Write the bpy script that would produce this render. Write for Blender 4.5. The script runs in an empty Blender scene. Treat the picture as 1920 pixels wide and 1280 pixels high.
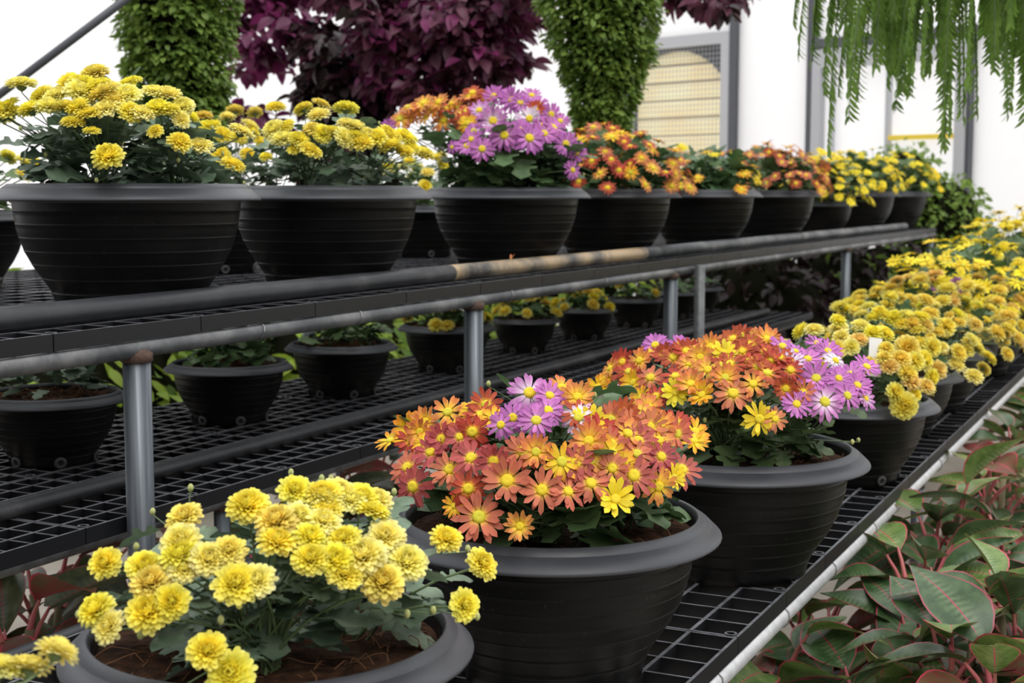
import bpy, math, random
import numpy as np
from mathutils import Vector, Matrix

C = bpy.context.scene.collection
rng = random.Random(7)
nr = np.random.RandomState(11)
PI = math.pi
H = 1.25                                   # camera height above the floor
F = 2667.0
PH = math.radians(5.88709)
TH = math.radians(26.0400)

# ------------------------------------------------------------------ camera geometry
def ray(x, y):
    a = x - 960.0; b = 640.0 - y
    fw = F*math.cos(PH) + b*math.sin(PH); up = b*math.cos(PH) - F*math.sin(PH)
    return np.array([a*math.cos(TH) - fw*math.sin(TH), a*math.sin(TH) + fw*math.cos(TH), up])/F
CAM = np.array([0, 0, H])
def at_depth(x, y, d): return CAM + ray(x, y)*d
def at_z(x, y, z):
    r = ray(x, y); return CAM + r*((z - H)/r[2])
def at_x(x, y, X):
    r = ray(x, y); return CAM + r*(X/r[0])

# ------------------------------------------------------------------ mesh builder
class MB:
    def __init__(s): s.v = []; s.f = []; s.m = []; s.uv = []; s.n = 0; s.smooth = True
    def add(s, V, Fc, mat=0, UV=None):
        V = np.asarray(V, float)
        s.v.append(V); o = s.n; s.n += len(V)
        s.f.extend([tuple(i + o for i in f) for f in Fc]); s.m.extend([mat]*len(Fc))
        s.uv.append(np.zeros((len(V), 2)) if UV is None else np.asarray(UV, float))
    def mesh(s, name, mats, smooth=True):
        me = bpy.data.meshes.new(name)
        V = np.concatenate(s.v) if s.v else np.zeros((0, 3))
        nl = sum(len(f) for f in s.f)
        me.vertices.add(len(V)); me.vertices.foreach_set('co', V.astype(np.float32).ravel())
        me.loops.add(nl); me.polygons.add(len(s.f))
        li = np.fromiter((i for f in s.f for i in f), dtype=np.int32, count=nl)
        tot = np.fromiter((len(f) for f in s.f), dtype=np.int32, count=len(s.f))
        st = np.concatenate([[0], np.cumsum(tot)[:-1]]).astype(np.int32) if len(tot) else tot
        me.loops.foreach_set('vertex_index', li)
        me.polygons.foreach_set('loop_start', st); me.polygons.foreach_set('loop_total', tot)
        me.polygons.foreach_set('material_index', np.array(s.m, dtype=np.int32))
        me.polygons.foreach_set('use_smooth', np.full(len(s.f), smooth))
        me.update(calc_edges=True)
        uvl = me.uv_layers.new(name='UVMap'); U = np.concatenate(s.uv)[li]
        uvl.data.foreach_set('uv', U.astype(np.float32).ravel())
        for m in (mats if isinstance(mats, (list, tuple)) else [mats]): me.materials.append(m)
        me.validate()
        return me
    def build(s, name, mats, parent=None, smooth=True, loc=None):
        o = bpy.data.objects.new(name, s.mesh(name, mats, smooth)); C.objects.link(o)
        if parent is not None: o.parent = parent
        if loc is not None: o.location = loc
        return o
    # shapes
    def box(s, x0, x1, y0, y1, z0, z1, mat=0):
        V = [(x, y, z) for x in (x0, x1) for y in (y0, y1) for z in (z0, z1)]
        s.add(V, [(0, 1, 3, 2), (4, 6, 7, 5), (0, 4, 5, 1), (2, 3, 7, 6), (0, 2, 6, 4), (1, 5, 7, 3)], mat)
    def tube(s, pts, r, n=8, mat=0, cap=True, uvrow=None):
        P = np.array(pts, float); k = len(P)
        R = np.full(k, r) if np.isscalar(r) else np.array(r)
        T = np.gradient(P, axis=0); T /= np.linalg.norm(T, axis=1)[:, None] + 1e-12
        a = np.array([0, 0, 1.0]) if abs(T[0][2]) < .9 else np.array([1.0, 0, 0])
        V = []
        for i in range(k):
            u = np.cross(T[i], a); u /= np.linalg.norm(u) + 1e-12; w = np.cross(T[i], u); a = np.cross(u, T[i]) * 1.0
            for j in range(n):
                q = 2*PI*j/n; V.append(P[i] + R[i]*(math.cos(q)*u + math.sin(q)*w))
        Fc = [(i*n + j, i*n + (j+1) % n, (i+1)*n + (j+1) % n, (i+1)*n + j) for i in range(k-1) for j in range(n)]
        if cap: Fc += [tuple(range(n))[::-1], tuple((k-1)*n + j for j in range(n))]
        s.add(V, Fc, mat, np.zeros((len(V), 2)) + .5)
    def lathe(s, prof, n=48, mat=0, center=(0, 0, 0)):
        k = len(prof); V = []
        for (r, z) in prof:
            for j in range(n):
                q = 2*PI*j/n; V.append((center[0] + r*math.cos(q), center[1] + r*math.sin(q), center[2] + z))
        Fc = [(i*n + j, i*n + (j+1) % n, (i+1)*n + (j+1) % n, (i+1)*n + j) for i in range(k-1) for j in range(n)]
        s.add(V, Fc, mat)

def tag(o, label=None, cat=None, group=None, kind=None):
    if label: o['label'] = label
    if cat: o['category'] = cat
    if group: o['group'] = group
    if kind: o['kind'] = kind
    return o
def empty(name, loc=(0, 0, 0), rz=0.0):
    o = bpy.data.objects.new(name, None); C.objects.link(o); o.empty_display_size = .05
    o.location = loc; o.rotation_euler = (0, 0, rz); return o
def put(me, name, parent, loc=(0, 0, 0), mat=None):
    o = bpy.data.objects.new(name, me); C.objects.link(o)
    if parent is not None: o.parent = parent
    if mat is not None: o.matrix_local = mat
    else: o.location = loc
    return o

# ------------------------------------------------------------------ materials
def newmat(name):
    m = bpy.data.materials.new(name); m.use_nodes = True; nt = m.node_tree
    b = nt.nodes['Principled BSDF']; return m, nt, b
def N(nt, t, **kw):
    n = nt.nodes.new(t)
    for k, v in kw.items(): setattr(n, k, v)
    return n
def noise(nt, scale, detail=4, rough=.55, coord='Object'):
    tc = N(nt, 'ShaderNodeTexCoord'); no = N(nt, 'ShaderNodeTexNoise')
    no.inputs['Scale'].default_value = scale; no.inputs['Detail'].default_value = detail; no.inputs['Roughness'].default_value = rough
    nt.links.new(tc.outputs[coord], no.inputs['Vector']); return no
def ramp(nt, fac, stops):
    r = N(nt, 'ShaderNodeValToRGB'); e = r.color_ramp.elements
    while len(e) < len(stops): e.new(.5)
    for i, (p, c) in enumerate(stops):
        e[i].position = p; e[i].color = (*c, 1) if len(c) == 3 else c
    nt.links.new(fac, r.inputs[0]); return r
def bump(nt, b, fac, strength, dist=.01):
    bp = N(nt, 'ShaderNodeBump'); bp.inputs['Strength'].default_value = strength; bp.inputs['Distance'].default_value = dist
    nt.links.new(fac, bp.inputs['Height']); nt.links.new(bp.outputs[0], b.inputs['Normal'])
def simple(name, col, rough=.5, metal=0., nscale=None, var=.3, bstr=0., c2=None, spec=None):
    m, nt, b = newmat(name)
    b.inputs['Roughness'].default_value = rough; b.inputs['Metallic'].default_value = metal
    if spec is not None: b.inputs['Specular IOR Level'].default_value = spec
    if nscale:
        no = noise(nt, nscale)
        c2 = c2 or tuple(c*(1-var) for c in col)
        r = ramp(nt, no.outputs['Fac'], [(.32, c2), (.68, col)])
        nt.links.new(r.outputs[0], b.inputs['Base Color'])
        if bstr: bump(nt, b, no.outputs['Fac'], bstr)
    else: b.inputs['Base Color'].default_value = (*col, 1)
    return m

def plastic(name, col, dust, amount, rough=.42, spec=.5):
    m, nt, b = newmat(name)
    n1 = noise(nt, 9, 5); n2 = noise(nt, 170, 3); n3 = noise(nt, 2.3, 2)
    r1 = ramp(nt, n1.outputs['Fac'], [(.35, (0, 0, 0)), (.8, (1, 1, 1))])
    r2 = ramp(nt, n2.outputs['Fac'], [(.66, (0, 0, 0)), (.74, (1, 1, 1))])
    mx = N(nt, 'ShaderNodeMix', data_type='RGBA'); mx.inputs['A'].default_value = (*col, 1); mx.inputs['B'].default_value = (*dust, 1)
    ma = N(nt, 'ShaderNodeMath', operation='MULTIPLY'); ma.inputs[1].default_value = amount
    nt.links.new(r1.outputs[0], ma.inputs[0]); nt.links.new(ma.outputs[0], mx.inputs['Factor'])
    m2 = N(nt, 'ShaderNodeMix', data_type='RGBA'); m2.inputs['B'].default_value = (.12, .12, .125, 1)
    mb = N(nt, 'ShaderNodeMath', operation='MULTIPLY'); mb.inputs[1].default_value = .5
    mc = N(nt, 'ShaderNodeMath', operation='MULTIPLY')
    nt.links.new(r2.outputs[0], mb.inputs[0]); nt.links.new(mb.outputs[0], mc.inputs[0]); nt.links.new(n3.outputs['Fac'], mc.inputs[1])
    nt.links.new(mx.outputs['Result'], m2.inputs['A']); nt.links.new(mc.outputs[0], m2.inputs['Factor'])
    nt.links.new(m2.outputs['Result'], b.inputs['Base Color'])
    rr = N(nt, 'ShaderNodeMapRange'); rr.inputs['To Min'].default_value = rough-.08; rr.inputs['To Max'].default_value = rough+.2
    nt.links.new(n1.outputs['Fac'], rr.inputs['Value']); nt.links.new(rr.outputs[0], b.inputs['Roughness'])
    bump(nt, b, n2.outputs['Fac'], .08, .002); b.inputs['Specular IOR Level'].default_value = spec
    return m

def leafy(name, col, col2, rough=.5, trans=.22, hue=.03, uvgrad=None, spec=.4, nscale=30):
    """leaf / petal material; uvgrad = stops along UV.x (part of the petal's own colouring)"""
    m, nt, b = newmat(name)
    b.inputs['Roughness'].default_value = rough; b.inputs['Specular IOR Level'].default_value = spec
    no = noise(nt, nscale, 3)
    if uvgrad:
        uv = N(nt, 'ShaderNodeUVMap'); uv.uv_map = 'UVMap'
        sx = N(nt, 'ShaderNodeSeparateXYZ'); nt.links.new(uv.outputs[0], sx.inputs[0])
        col_out = ramp(nt, sx.outputs[0], uvgrad).outputs[0]
        my = N(nt, 'ShaderNodeMapRange'); my.inputs['To Min'].default_value = .74; my.inputs['To Max'].default_value = 1.14
        nt.links.new(sx.outputs[1], my.inputs['Value'])
        vy = my.outputs[0]
    else:
        col_out = ramp(nt, no.outputs['Fac'], [(.3, col2), (.7, col)]).outputs[0]; vy = None
    oi = N(nt, 'ShaderNodeObjectInfo'); hs = N(nt, 'ShaderNodeHueSaturation')
    h = N(nt, 'ShaderNodeMapRange'); h.inputs['To Min'].default_value = .5-hue; h.inputs['To Max'].default_value = .5+hue
    nt.links.new(oi.outputs['Random'], h.inputs['Value']); nt.links.new(h.outputs[0], hs.inputs['Hue'])
    if vy is not None: nt.links.new(vy, hs.inputs['Value'])
    nt.links.new(col_out, hs.inputs['Color'])
    nt.links.new(hs.outputs[0], b.inputs['Base Color'])
    tr = N(nt, 'ShaderNodeBsdfTranslucent'); nt.links.new(hs.outputs[0], tr.inputs['Color'])
    ms = N(nt, 'ShaderNodeMixShader'); ms.inputs[0].default_value = trans
    out = nt.nodes['Material Output']
    nt.links.new(b.outputs[0], ms.inputs[1]); nt.links.new(tr.outputs[0], ms.inputs[2]); nt.links.new(ms.outputs[0], out.inputs['Surface'])
    return m

M = {}
M['pot'] = plastic('black pot plastic', (.0055, .0055, .006), (.012, .0115, .011), .7, .36, .16)
M['rim'] = plastic('grey black rim plastic', (.030, .033, .040), (.055, .058, .066), .7, .46)
M['grid'] = plastic('black grid plastic', (.030, .032, .038), (.095, .098, .105), .8, .34)
def dusty(name, side, top1, top2):  # tone by face normal: top sheen and side shade painted into the colour
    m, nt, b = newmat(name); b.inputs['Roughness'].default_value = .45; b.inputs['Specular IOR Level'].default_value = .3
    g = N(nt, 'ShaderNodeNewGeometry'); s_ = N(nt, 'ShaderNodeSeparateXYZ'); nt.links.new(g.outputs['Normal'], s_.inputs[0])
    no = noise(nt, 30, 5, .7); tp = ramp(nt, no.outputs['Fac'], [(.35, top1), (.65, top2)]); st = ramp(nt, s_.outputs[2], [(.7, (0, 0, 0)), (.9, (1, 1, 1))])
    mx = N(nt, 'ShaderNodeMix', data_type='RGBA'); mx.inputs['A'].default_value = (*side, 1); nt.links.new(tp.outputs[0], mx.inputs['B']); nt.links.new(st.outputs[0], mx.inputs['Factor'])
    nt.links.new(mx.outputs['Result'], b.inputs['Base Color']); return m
M['grid'] = dusty('black grid plastic with painted top sheen', (.007, .0075, .009), (.075, .078, .086), (.19, .195, .21))  # lighter rib tops and near-black sides imitate light falling from above
M['hole'] = simple('scuffed plastic ring', (.055, .052, .05), .6)
M['dark'] = simple('dark hole', (.004, .004, .004), .8)
M['soil'] = simple('coir soil', (.075, .034, .017), .95, nscale=55, c2=(.018, .009, .005), bstr=1.0, spec=.15)
M['fibre'] = simple('coir fibre', (.24, .12, .06), .8, spec=.2)
M['steel'] = simple('galvanised steel', (.20, .205, .21), .5, .4, nscale=24, c2=(.10, .105, .11), bstr=.05)
M['steel_bright'] = simple('bright galvanised steel', (.66, .67, .68), .42, .35, nscale=40, c2=(.50, .51, .52), bstr=.05)
M['wire'] = simple('tie wire', (.25, .25, .25), .4, .8)
def legmat():
    m, nt, b = newmat('streaked galvanised steel')
    tc = N(nt, 'ShaderNodeTexCoord'); mp = N(nt, 'ShaderNodeMapping'); mp.inputs['Scale'].default_value = (90, 90, 2.5)
    no = N(nt, 'ShaderNodeTexNoise'); no.inputs['Scale'].default_value = 1; no.inputs['Detail'].default_value = 5
    nt.links.new(tc.outputs['Object'], mp.inputs[0]); nt.links.new(mp.outputs[0], no.inputs['Vector'])
    r = ramp(nt, no.outputs['Fac'], [(.3, (.05, .06, .07)), (.52, (.11, .125, .14)), (.8, (.24, .26, .28))])
    nt.links.new(r.outputs[0], b.inputs['Base Color']); b.inputs['Metallic'].default_value = .55; b.inputs['Roughness'].default_value = .5
    return m
M['leg'] = legmat()
M['rust'] = simple('rusted weld', (.10, .055, .035), .8, nscale=60, c2=(.035, .02, .015), bstr=.4)
def pipemat(name, c1, c2, c3, p=.5):
    m, nt, b = newmat(name)
    n1 = noise(nt, 5.5, 5, .65); n2 = noise(nt, 60, 3)
    r = ramp(nt, n1.outputs['Fac'], [(p-.12, c1), (p, c2), (p+.14, c3)])
    nt.links.new(r.outputs[0], b.inputs['Base Color']); b.inputs['Roughness'].default_value = .5; b.inputs['Metallic'].default_value = .1
    bump(nt, b, n2.outputs['Fac'], .15, .002); return m
M['pipe_black'] = pipemat('dark worn pipe', (.022, .024, .028), (.036, .038, .042), (.10, .10, .10), .6)
M['pipe_rusty'] = pipemat('mottled pipe with peeling paint', (.05, .05, .05), (.20, .165, .12), (.44, .32, .19), .44)
M['pipe_grey'] = pipemat('grey worn pipe', (.045, .05, .055), (.09, .095, .10), (.19, .19, .19), .5)
M['concrete'] = simple('concrete floor', (.50, .45, .39), .9, nscale=2.5, c2=(.36, .32, .27), bstr=.1)
M['leaf'] = leafy('chrysanthemum leaf', (.13, .215, .085), (.06, .12, .045), .5, .18, .02)
M['leaf_dusty'] = leafy('dusty chrysanthemum leaf', (.20, .275, .18), (.08, .14, .08), .55, .15, .01)
M['stem'] = simple('green stem', (.13, .19, .08), .55)
M['bud'] = simple('flower bud', (.42, .45, .16), .6)
M['centre'] = simple('daisy disc florets', (.90, .68, .03), .8, nscale=420, c2=(.72, .56, .02), bstr=.25)
M['centre_green'] = simple('greenish disc florets', (.80, .70, .05), .8, nscale=420, c2=(.55, .52, .03), bstr=.25)
Yb = (.95, .62, .03)
def petal(n, stops, hue=.010, tr=.22): M[n] = leafy(n, None, None, .55, tr, hue, stops, .25)
petal('coral petals', [(.0, Yb), (.14, (.93, .58, .10)), (.34, (.72, .25, .115)), (1, (.61, .17, .10))])
petal('rust petals', [(.0, Yb), (.15, (.90, .45, .05)), (.34, (.56, .11, .045)), (1, (.43, .055, .03))])
petal('rose petals', [(.0, Yb), (.11, (.90, .52, .12)), (.28, (.55, .13, .11)), (1, (.46, .08, .08))])
petal('orange petals', [(.0, Yb), (.34, (.94, .55, .08)), (.60, (.77, .30, .08)), (1, (.67, .20, .07))])
petal('amber petals', [(.0, (.95, .70, .03)), (.5, (.95, .58, .03)), (.8, (.90, .38, .04)), (1, (.84, .26, .04))])
petal('yellow petals', [(.0, (.93, .72, .02)), (1, (.97, .80, .05))])
petal('magenta petals', [(.0, (.86, .75, .80)), (.14, (.70, .34, .62)), (.40, (.64, .23, .58)), (1, (.54, .16, .51))])
petal('pink petals', [(.0, (.95, .90, .93)), (.35, (.80, .52, .76)), (.7, (.62, .25, .57)), (1, (.55, .19, .50))])
petal('white pink petals', [(.0, (.95, .9, .94)), (.6, (.85, .72, .84)), (1, (.62, .32, .60))])
petal('lemon pompom petals', [(.0, (.97, .78, .03)), (.5, (.985, .89, .11)), (1, (.985, .92, .28))], .006, .36)
petal('pale pompom petals', [(.0, (.97, .83, .10)), (.5, (.985, .91, .28)), (1, (.985, .93, .50))], .006, .36)
petal('faded pompom petals', [(.0, (.80, .56, .06)), (.5, (.95, .84, .18)), (1, (.88, .68, .22))], .01, .25)
petal('golden pompom petals', [(.0, (.93, .68, .04)), (.5, (.99, .86, .17)), (1, (.99, .90, .36))], .010, .42)
petal('apricot pompom petals', [(.0, (.90, .60, .08)), (.6, (.98, .79, .27)), (1, (.98, .84, .42))], .010, .42)
petal('mauve petals', [(.0, (.5, .25, .4)), (1, (.48, .22, .42))])

# ------------------------------------------------------------------ flower meshes
def frame_from(nv, spin=0.0):
    nv = np.array(nv, float); nv /= np.linalg.norm(nv)
    a = np.array([1.0, 0, 0]) if abs(nv[0]) < .8 else np.array([0, 1.0, 0])
    u = np.cross(a, nv); u /= np.linalg.norm(u); w = np.cross(nv, u)
    c, s_ = math.cos(spin), math.sin(spin)
    return np.array([c*u + s_*w, -s_*u + c*w, nv]).T          # columns: x, y, z
def mat4(R, p, s=1.0):
    m = Matrix.Identity(4)
    for i in range(3):
        for j in range(3): m[i][j] = R[i, j]*s
        m[i][3] = p[i]
    return m

def petal_geo(L, W, el, az, base, droop, seg=5, twist=0.):
    ts = np.linspace(0, 1, seg+1); V = []; UV = []; rnd = rng.random()
    x = base; z = 0.0; prev = 0
    for t in ts:
        d = (t-prev)*L; prev = t
        a = el - droop*t
        x += d*math.cos(a); z += d*math.sin(a)
        w = W*(.30 + .70*math.sin(min(1, t*1.12)**.8*PI*.62))*(1 if t < .8 else math.sqrt(max(0.0, 1-((t-.8)/.2)**2))*.94+.06)
        for q in (-1, 0, 1):
            V.append((x, q*w/2 + twist*t*L, z - (0 if q else .07*W)))
            UV.append((t, rnd))
    V = np.array(V); c, s_ = math.cos(az), math.sin(az)
    V = np.stack([V[:, 0]*c - V[:, 1]*s_, V[:, 0]*s_ + V[:, 1]*c, V[:, 2]], 1)
    Fc = [(i*3+j, i*3+j+1, i*3+j+4, i*3+j+3) for i in range(seg) for j in (0, 1)]
    return V, Fc, UV

def daisy_mesh(name, n, lod, cup=.1, irregular=.15):
    """petals of a flower of radius 1 facing +Z, slot 0 petals, slot 1 green calyx"""
    b = MB(); seg = 5 if lod == 0 else 3
    for layer, (k, el, L) in enumerate(((n, cup, .82), (int(n*.5), cup+.22, .64))):
        ph = rng.random()*6
        for i in range(k):
            az = ph + 2*PI*i/k + rng.uniform(-.12, .12)
            l = L*rng.uniform(1-irregular, 1.05)
            V, Fc, UV = petal_geo(l, rng.uniform(.195, .245)*(1.3 if n < 13 else .86 if n > 16 else 1), el + rng.uniform(-.14, .16), az, .17, rng.uniform(.05, .4), seg, rng.uniform(-.06, .06))
            V[:, 2] += layer*.03
            b.add(V, Fc, 0, UV)
    b.lathe([(.02, -.30), (.05, -.22), (.14, -.16), (.21, -.05), (.17, .01)], 8 if lod == 0 else 5, 1)
    return b
def centre_mesh(name, lod, r=.24):
    b = MB(); n = 12 if lod == 0 else 6
    b.lathe([(r*.98, -.02), (r, .045), (r*.86, .10), (r*.55, .135), (r*.22, .125), (.001, .115)], n, 0)
    return b
def pompom_mesh(lod, n=70, flat=.62, ragged=.1):
    b = MB(); seg = 3 if lod == 0 else 2
    if lod: n = int(n*.62)
    ga = PI*(3-math.sqrt(5))
    for i in range(n):
        u = (i+.5)/n; el = math.radians(86 - 112*u**.8); az = i*ga + rng.uniform(-.1, .1)
        R = (1 - .22*(1-u)**2)*rng.uniform(1-ragged, 1.04)
        tip = np.array([R*math.cos(el), 0, .18 + flat*R*math.sin(el)])
        bs = np.array([.22*math.cos(el), 0, .05 + .12*max(0, math.sin(el))])
        W = (.22 + .13*u)*rng.uniform(.85, 1.15)*(1.25 if lod else 1)
        rnd = rng.random(); V = []; UV = []
        for k in range(seg+1):
            t = k/seg
            p = bs + (tip-bs)*t + np.array([.10*math.sin(PI*t)*math.sin(el)*1.0, 0, .10*math.sin(PI*t)])
            w = W*(.35 + .75*math.sin(t*PI*.62))*(1 if k < seg else .62)
            for q in (-1, 0, 1):
                V.append((p[0] - (.05 if q else 0), q*w/2, p[2] + (.05 if q else 0))); UV.append((t*(.45+.55*u), rnd))
        V = np.array(V); c, s_ = math.cos(az), math.sin(az)
        V = np.stack([V[:, 0]*c - V[:, 1]*s_, V[:, 0]*s_ + V[:, 1]*c, V[:, 2]], 1)
        b.add(V, [(k*3+j, k*3+j+1, k*3+j+4, k*3+j+3) for k in range(seg) for j in (0, 1)], 0, UV)
    b.lathe([(.02, -.26), (.06, -.2), (.20, -.12), (.30, .0), (.26, .12), (.001, .2)], 8 if lod == 0 else 5, 1)
    return b

DAISY = ['coral petals', 'rust petals', 'rose petals', 'orange petals', 'amber petals', 'yellow petals', 'magenta petals', 'pink petals', 'white pink petals']
POM = ['lemon pompom petals', 'pale pompom petals', 'faded pompom petals', 'golden pompom petals', 'apricot pompom petals', 'mauve petals']
FM = {}
for lod in (0, 1):
    for nm in DAISY:
        lst = []
        for v in range(4 if lod == 0 else 2):
            n = {'magenta petals': 18, 'pink petals': 19, 'white pink petals': 18, 'yellow petals': 12, 'amber petals': 12}.get(nm, 14) + rng.randint(-1, 1)
            lst.append(daisy_mesh('flower', n, lod, cup=(.02, .15, .45, -.12)[v]).mesh('flower', [M[nm], M['stem']]))
        FM[(nm, lod)] = lst
    for nm in POM:
        lst = []
        for v in range(3 if lod == 0 else 2):
            lst.append(pompom_mesh(lod, (120, 96, 104)[v], (.62, .72, .5)[v], (.08, .14, .2)[v]).mesh('flower', [M[nm], M['stem']]))
        FM[(nm, lod)] = lst
    FM[('c', lod)] = centre_mesh('c', lod).mesh('flower_centre', M['centre'])
    FM[('cg', lod)] = centre_mesh('c', lod).mesh('flower_centre', M['centre_green'])
CODE = {'C': 'coral petals', 'R': 'rust petals', 'S': 'rose petals', 'O': 'orange petals', 'A': 'amber petals', 'Y': 'yellow petals', 'M': 'magenta petals',
        'L': 'pink petals', 'W': 'white pink petals', 'l': 'lemon pompom petals', 'p': 'pale pompom petals', 'f': 'faded pompom petals',
        'g': 'golden pompom petals', 'a': 'apricot pompom petals', 'm': 'mauve petals'}

# ------------------------------------------------------------------ leaves
OUT = [(0, .02), (.10, .07), (.17, .34), (.27, .43), (.33, .24), (.40, .23), (.48, .47), (.60, .47), (.61, .25), (.70, .26), (.80, .33), (.90, .22), (.96, .10), (1, .0)]
def lobed_leaf(detail=1):
    o = OUT if detail else [OUT[i] for i in (0, 2, 3, 4, 6, 7, 8, 10, 13)]
    V = []; UV = []
    for (t, w) in o:
        for q in (-1, -.5, 0, .5, 1):
            if not detail and abs(q) == .5: continue
            V.append((t, q*w, .10*abs(q)*w*2 - .22*t*t + .03*math.sin(t*14)*abs(q))); UV.append((t, .5+q/2))
    k = 5 if detail else 3; n = len(o)
    Fc = [(i*k+j, i*k+j+1, (i+1)*k+j+1, (i+1)*k+j) for i in range(n-1) for j in range(k-1)]
    return np.array(V), Fc, np.array(UV)
LEAF = [lobed_leaf(0), lobed_leaf(1)]
def simple_leaf(w=.3, seg=4, droop=.25, fold=.12):
    V = []; UV = []
    for i in range(seg+1):
        t = i/seg; ww = w*math.sin(PI*min(1, t*.93+.04))**.8
        for q in (-1, 0, 1):
            V.append((t, q*ww, fold*abs(q)*ww*2 - droop*t*t)); UV.append((t, .5+q/2))
    Fc = [(i*3+j, i*3+j+1, i*3+j+4, i*3+j+3) for i in range(seg) for j in (0, 1)]
    return np.array(V), Fc, np.array(UV)
def place_leaf(b, tmpl, p, d, size, roll=0., mat=0, up=(0, 0, 1)):
    """leaf from p pointing along d, its face towards up"""
    d = np.array(d, float); d /= np.linalg.norm(d) + 1e-9
    s_ = np.cross(np.array(up, float), d); s_ /= np.linalg.norm(s_) + 1e-9; n = np.cross(d, s_)
    c, s2 = math.cos(roll), math.sin(roll); s3 = c*s_ + s2*n; n3 = -s2*s_ + c*n
    R = np.array([d, s3, n3])
    b.add(tmpl[0]*size @ R + np.array(p), tmpl[1], mat, tmpl[2])

# ------------------------------------------------------------------ pots
def pot_meshes(name, D, kind):
    R = D/2; b = MB(); n = 72 if D > .42 else 56
    prof = [(.855, -.07)]
    ridges = (-.20, -.30, -.40, -.50, -.60, -.71, -.82)
    key = [(-.07, .852), (-.2, .842), (-.35, .818), (-.5, .768), (-.62, .706), (-.72, .638), (-.80, .588), (-.87, .560), (-.94, .548)]
    def rr(z):
        for (z0, r0), (z1, r1) in zip(key, key[1:]):
            if z1 <= z <= z0: return r0 + (r1-r0)*(z-z0)/(z1-z0)
        return key[-1][1]
    zs = sorted(set(list(np.linspace(-.09, -.94, 18))), reverse=True); pts = []
    for z in zs: pts.append((rr(z), z))
    for z in ridges: pts += [(rr(z)+.0004, z+.004), (rr(z)+.0034, z+.001), (rr(z)-.0004, z-.003)]
    pts.sort(key=lambda q: -q[1]); prof += pts
    prof += [(.50, -.94), (.45, -.93), (.001, -.93)]
    b.lathe([(r*R, z*R) for r, z in prof], n)
    b.lathe([(r*R, z*R) for r, z in [(.84, -.04), (.80, -.2), (.70, -.4)]], n)      # inside wall
    me = b.mesh('pot', M['pot'])
    b2 = MB()
    rp = [(.838, -.14), (.846, -.04), (.858, -.008), (.866, -.001), (.874, -.001), (.920, -.034), (.9215, -.040), (.9245, -.040), (.927, -.037), (.990, -.098), (1.0, -.108), (1.003, -.118), (1.0, -.126), (.990, -.124), (.94, -.088), (.862, -.082), (.853, -.14)]
    b2.lathe([(r*R, z*R) for r, z in rp], n)
    me2 = b2.mesh('rim', M['rim'])
    b3 = MB(); k = 10; nn = 36; V = []; Fc = []
    for i in range(k+1):
        for j in range(nn):
            r = .845*R*i/k; q = 2*PI*j/nn
            z = -.10*R + .05*R*math.cos(i/k*PI*.5) + (rng.uniform(-.010, .010) if i < k else -.0)*R*1.6
            V.append((r*math.cos(q), r*math.sin(q), z))
    Fc = [(i*nn + j, i*nn + (j+1) % nn, (i+1)*nn + (j+1) % nn, (i+1)*nn + j) for i in range(k) for j in range(nn)]
    b3.add(V, Fc, 0)
    for _ in range(90 if D > .3 else 25):
        q = rng.random()*2*PI; r = .80*R*math.sqrt(rng.random()); a = rng.random()*2*PI; L = rng.uniform(.02, .07)
        x, y = r*math.cos(q), r*math.sin(q); z = -.10*R + .05*R*math.cos(r/(.845*R)*PI*.5) + .002
        P = [(x + math.cos(a)*L*t + .006*math.sin(t*5+a), y + math.sin(a)*L*t, z + .012*math.sin(PI*t)*rng.random()) for t in (0, .25, .5, .75, 1)]
        if max(math.hypot(px, py) for px, py, _ in P) < .84*R: b3.tube(P, .0007, 3, 1, False)
    me3 = b3.mesh('soil', [M['soil'], M['fibre']])
    hb = MB(); hb.lathe([(.012, 0), (.014, .004), (.009, .006), (.006, .004)], 14)
    hb.lathe([(.0065, .003), (.0001, .003)], 14, 1)
    me4 = hb.mesh('drainage_hole', [M['hole'], M['dark']])
    return me, me2, me3, me4, R
POTS = {d: pot_meshes('pot', d, 0) for d in (.55, .52, .5, .48, .46, .42, .34, .28)}

def dome_point(px, py, c, rad, hgt):
    """where the line of sight through a photo pixel meets the plant's dome (or passes nearest to it)"""
    S = np.array([1/rad, 1/rad, 1/hgt]); o = (CAM - c)*S; d = ray(px, py)*S
    A = d@d; B = o@d; Q = o@o - 1; D = B*B - A*Q
    t = (-B - math.sqrt(D))/A if D > 0 else -B/A
    p = CAM + ray(px, py)*t
    p[2] = max(p[2], c[2] + .01)
    return p

def stem_path(b, p0, p1, r0=.0022, r1=.0013, side=4, bow=.25):
    p0 = np.array(p0, float); p1 = np.array(p1, float); d = p1-p0
    ctrl = p0 + d*.45 + np.array([0, 0, 1])*np.linalg.norm(d)*bow*.6 - np.array([d[0], d[1], 0])*.2
    P = [(1-t)**2*p0 + 2*t*(1-t)*ctrl + t*t*p1 for t in (0, .25, .5, .75, 1)]
    b.tube(P, np.linspace(r0, r1, 5), side, 1, False); return P

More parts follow.
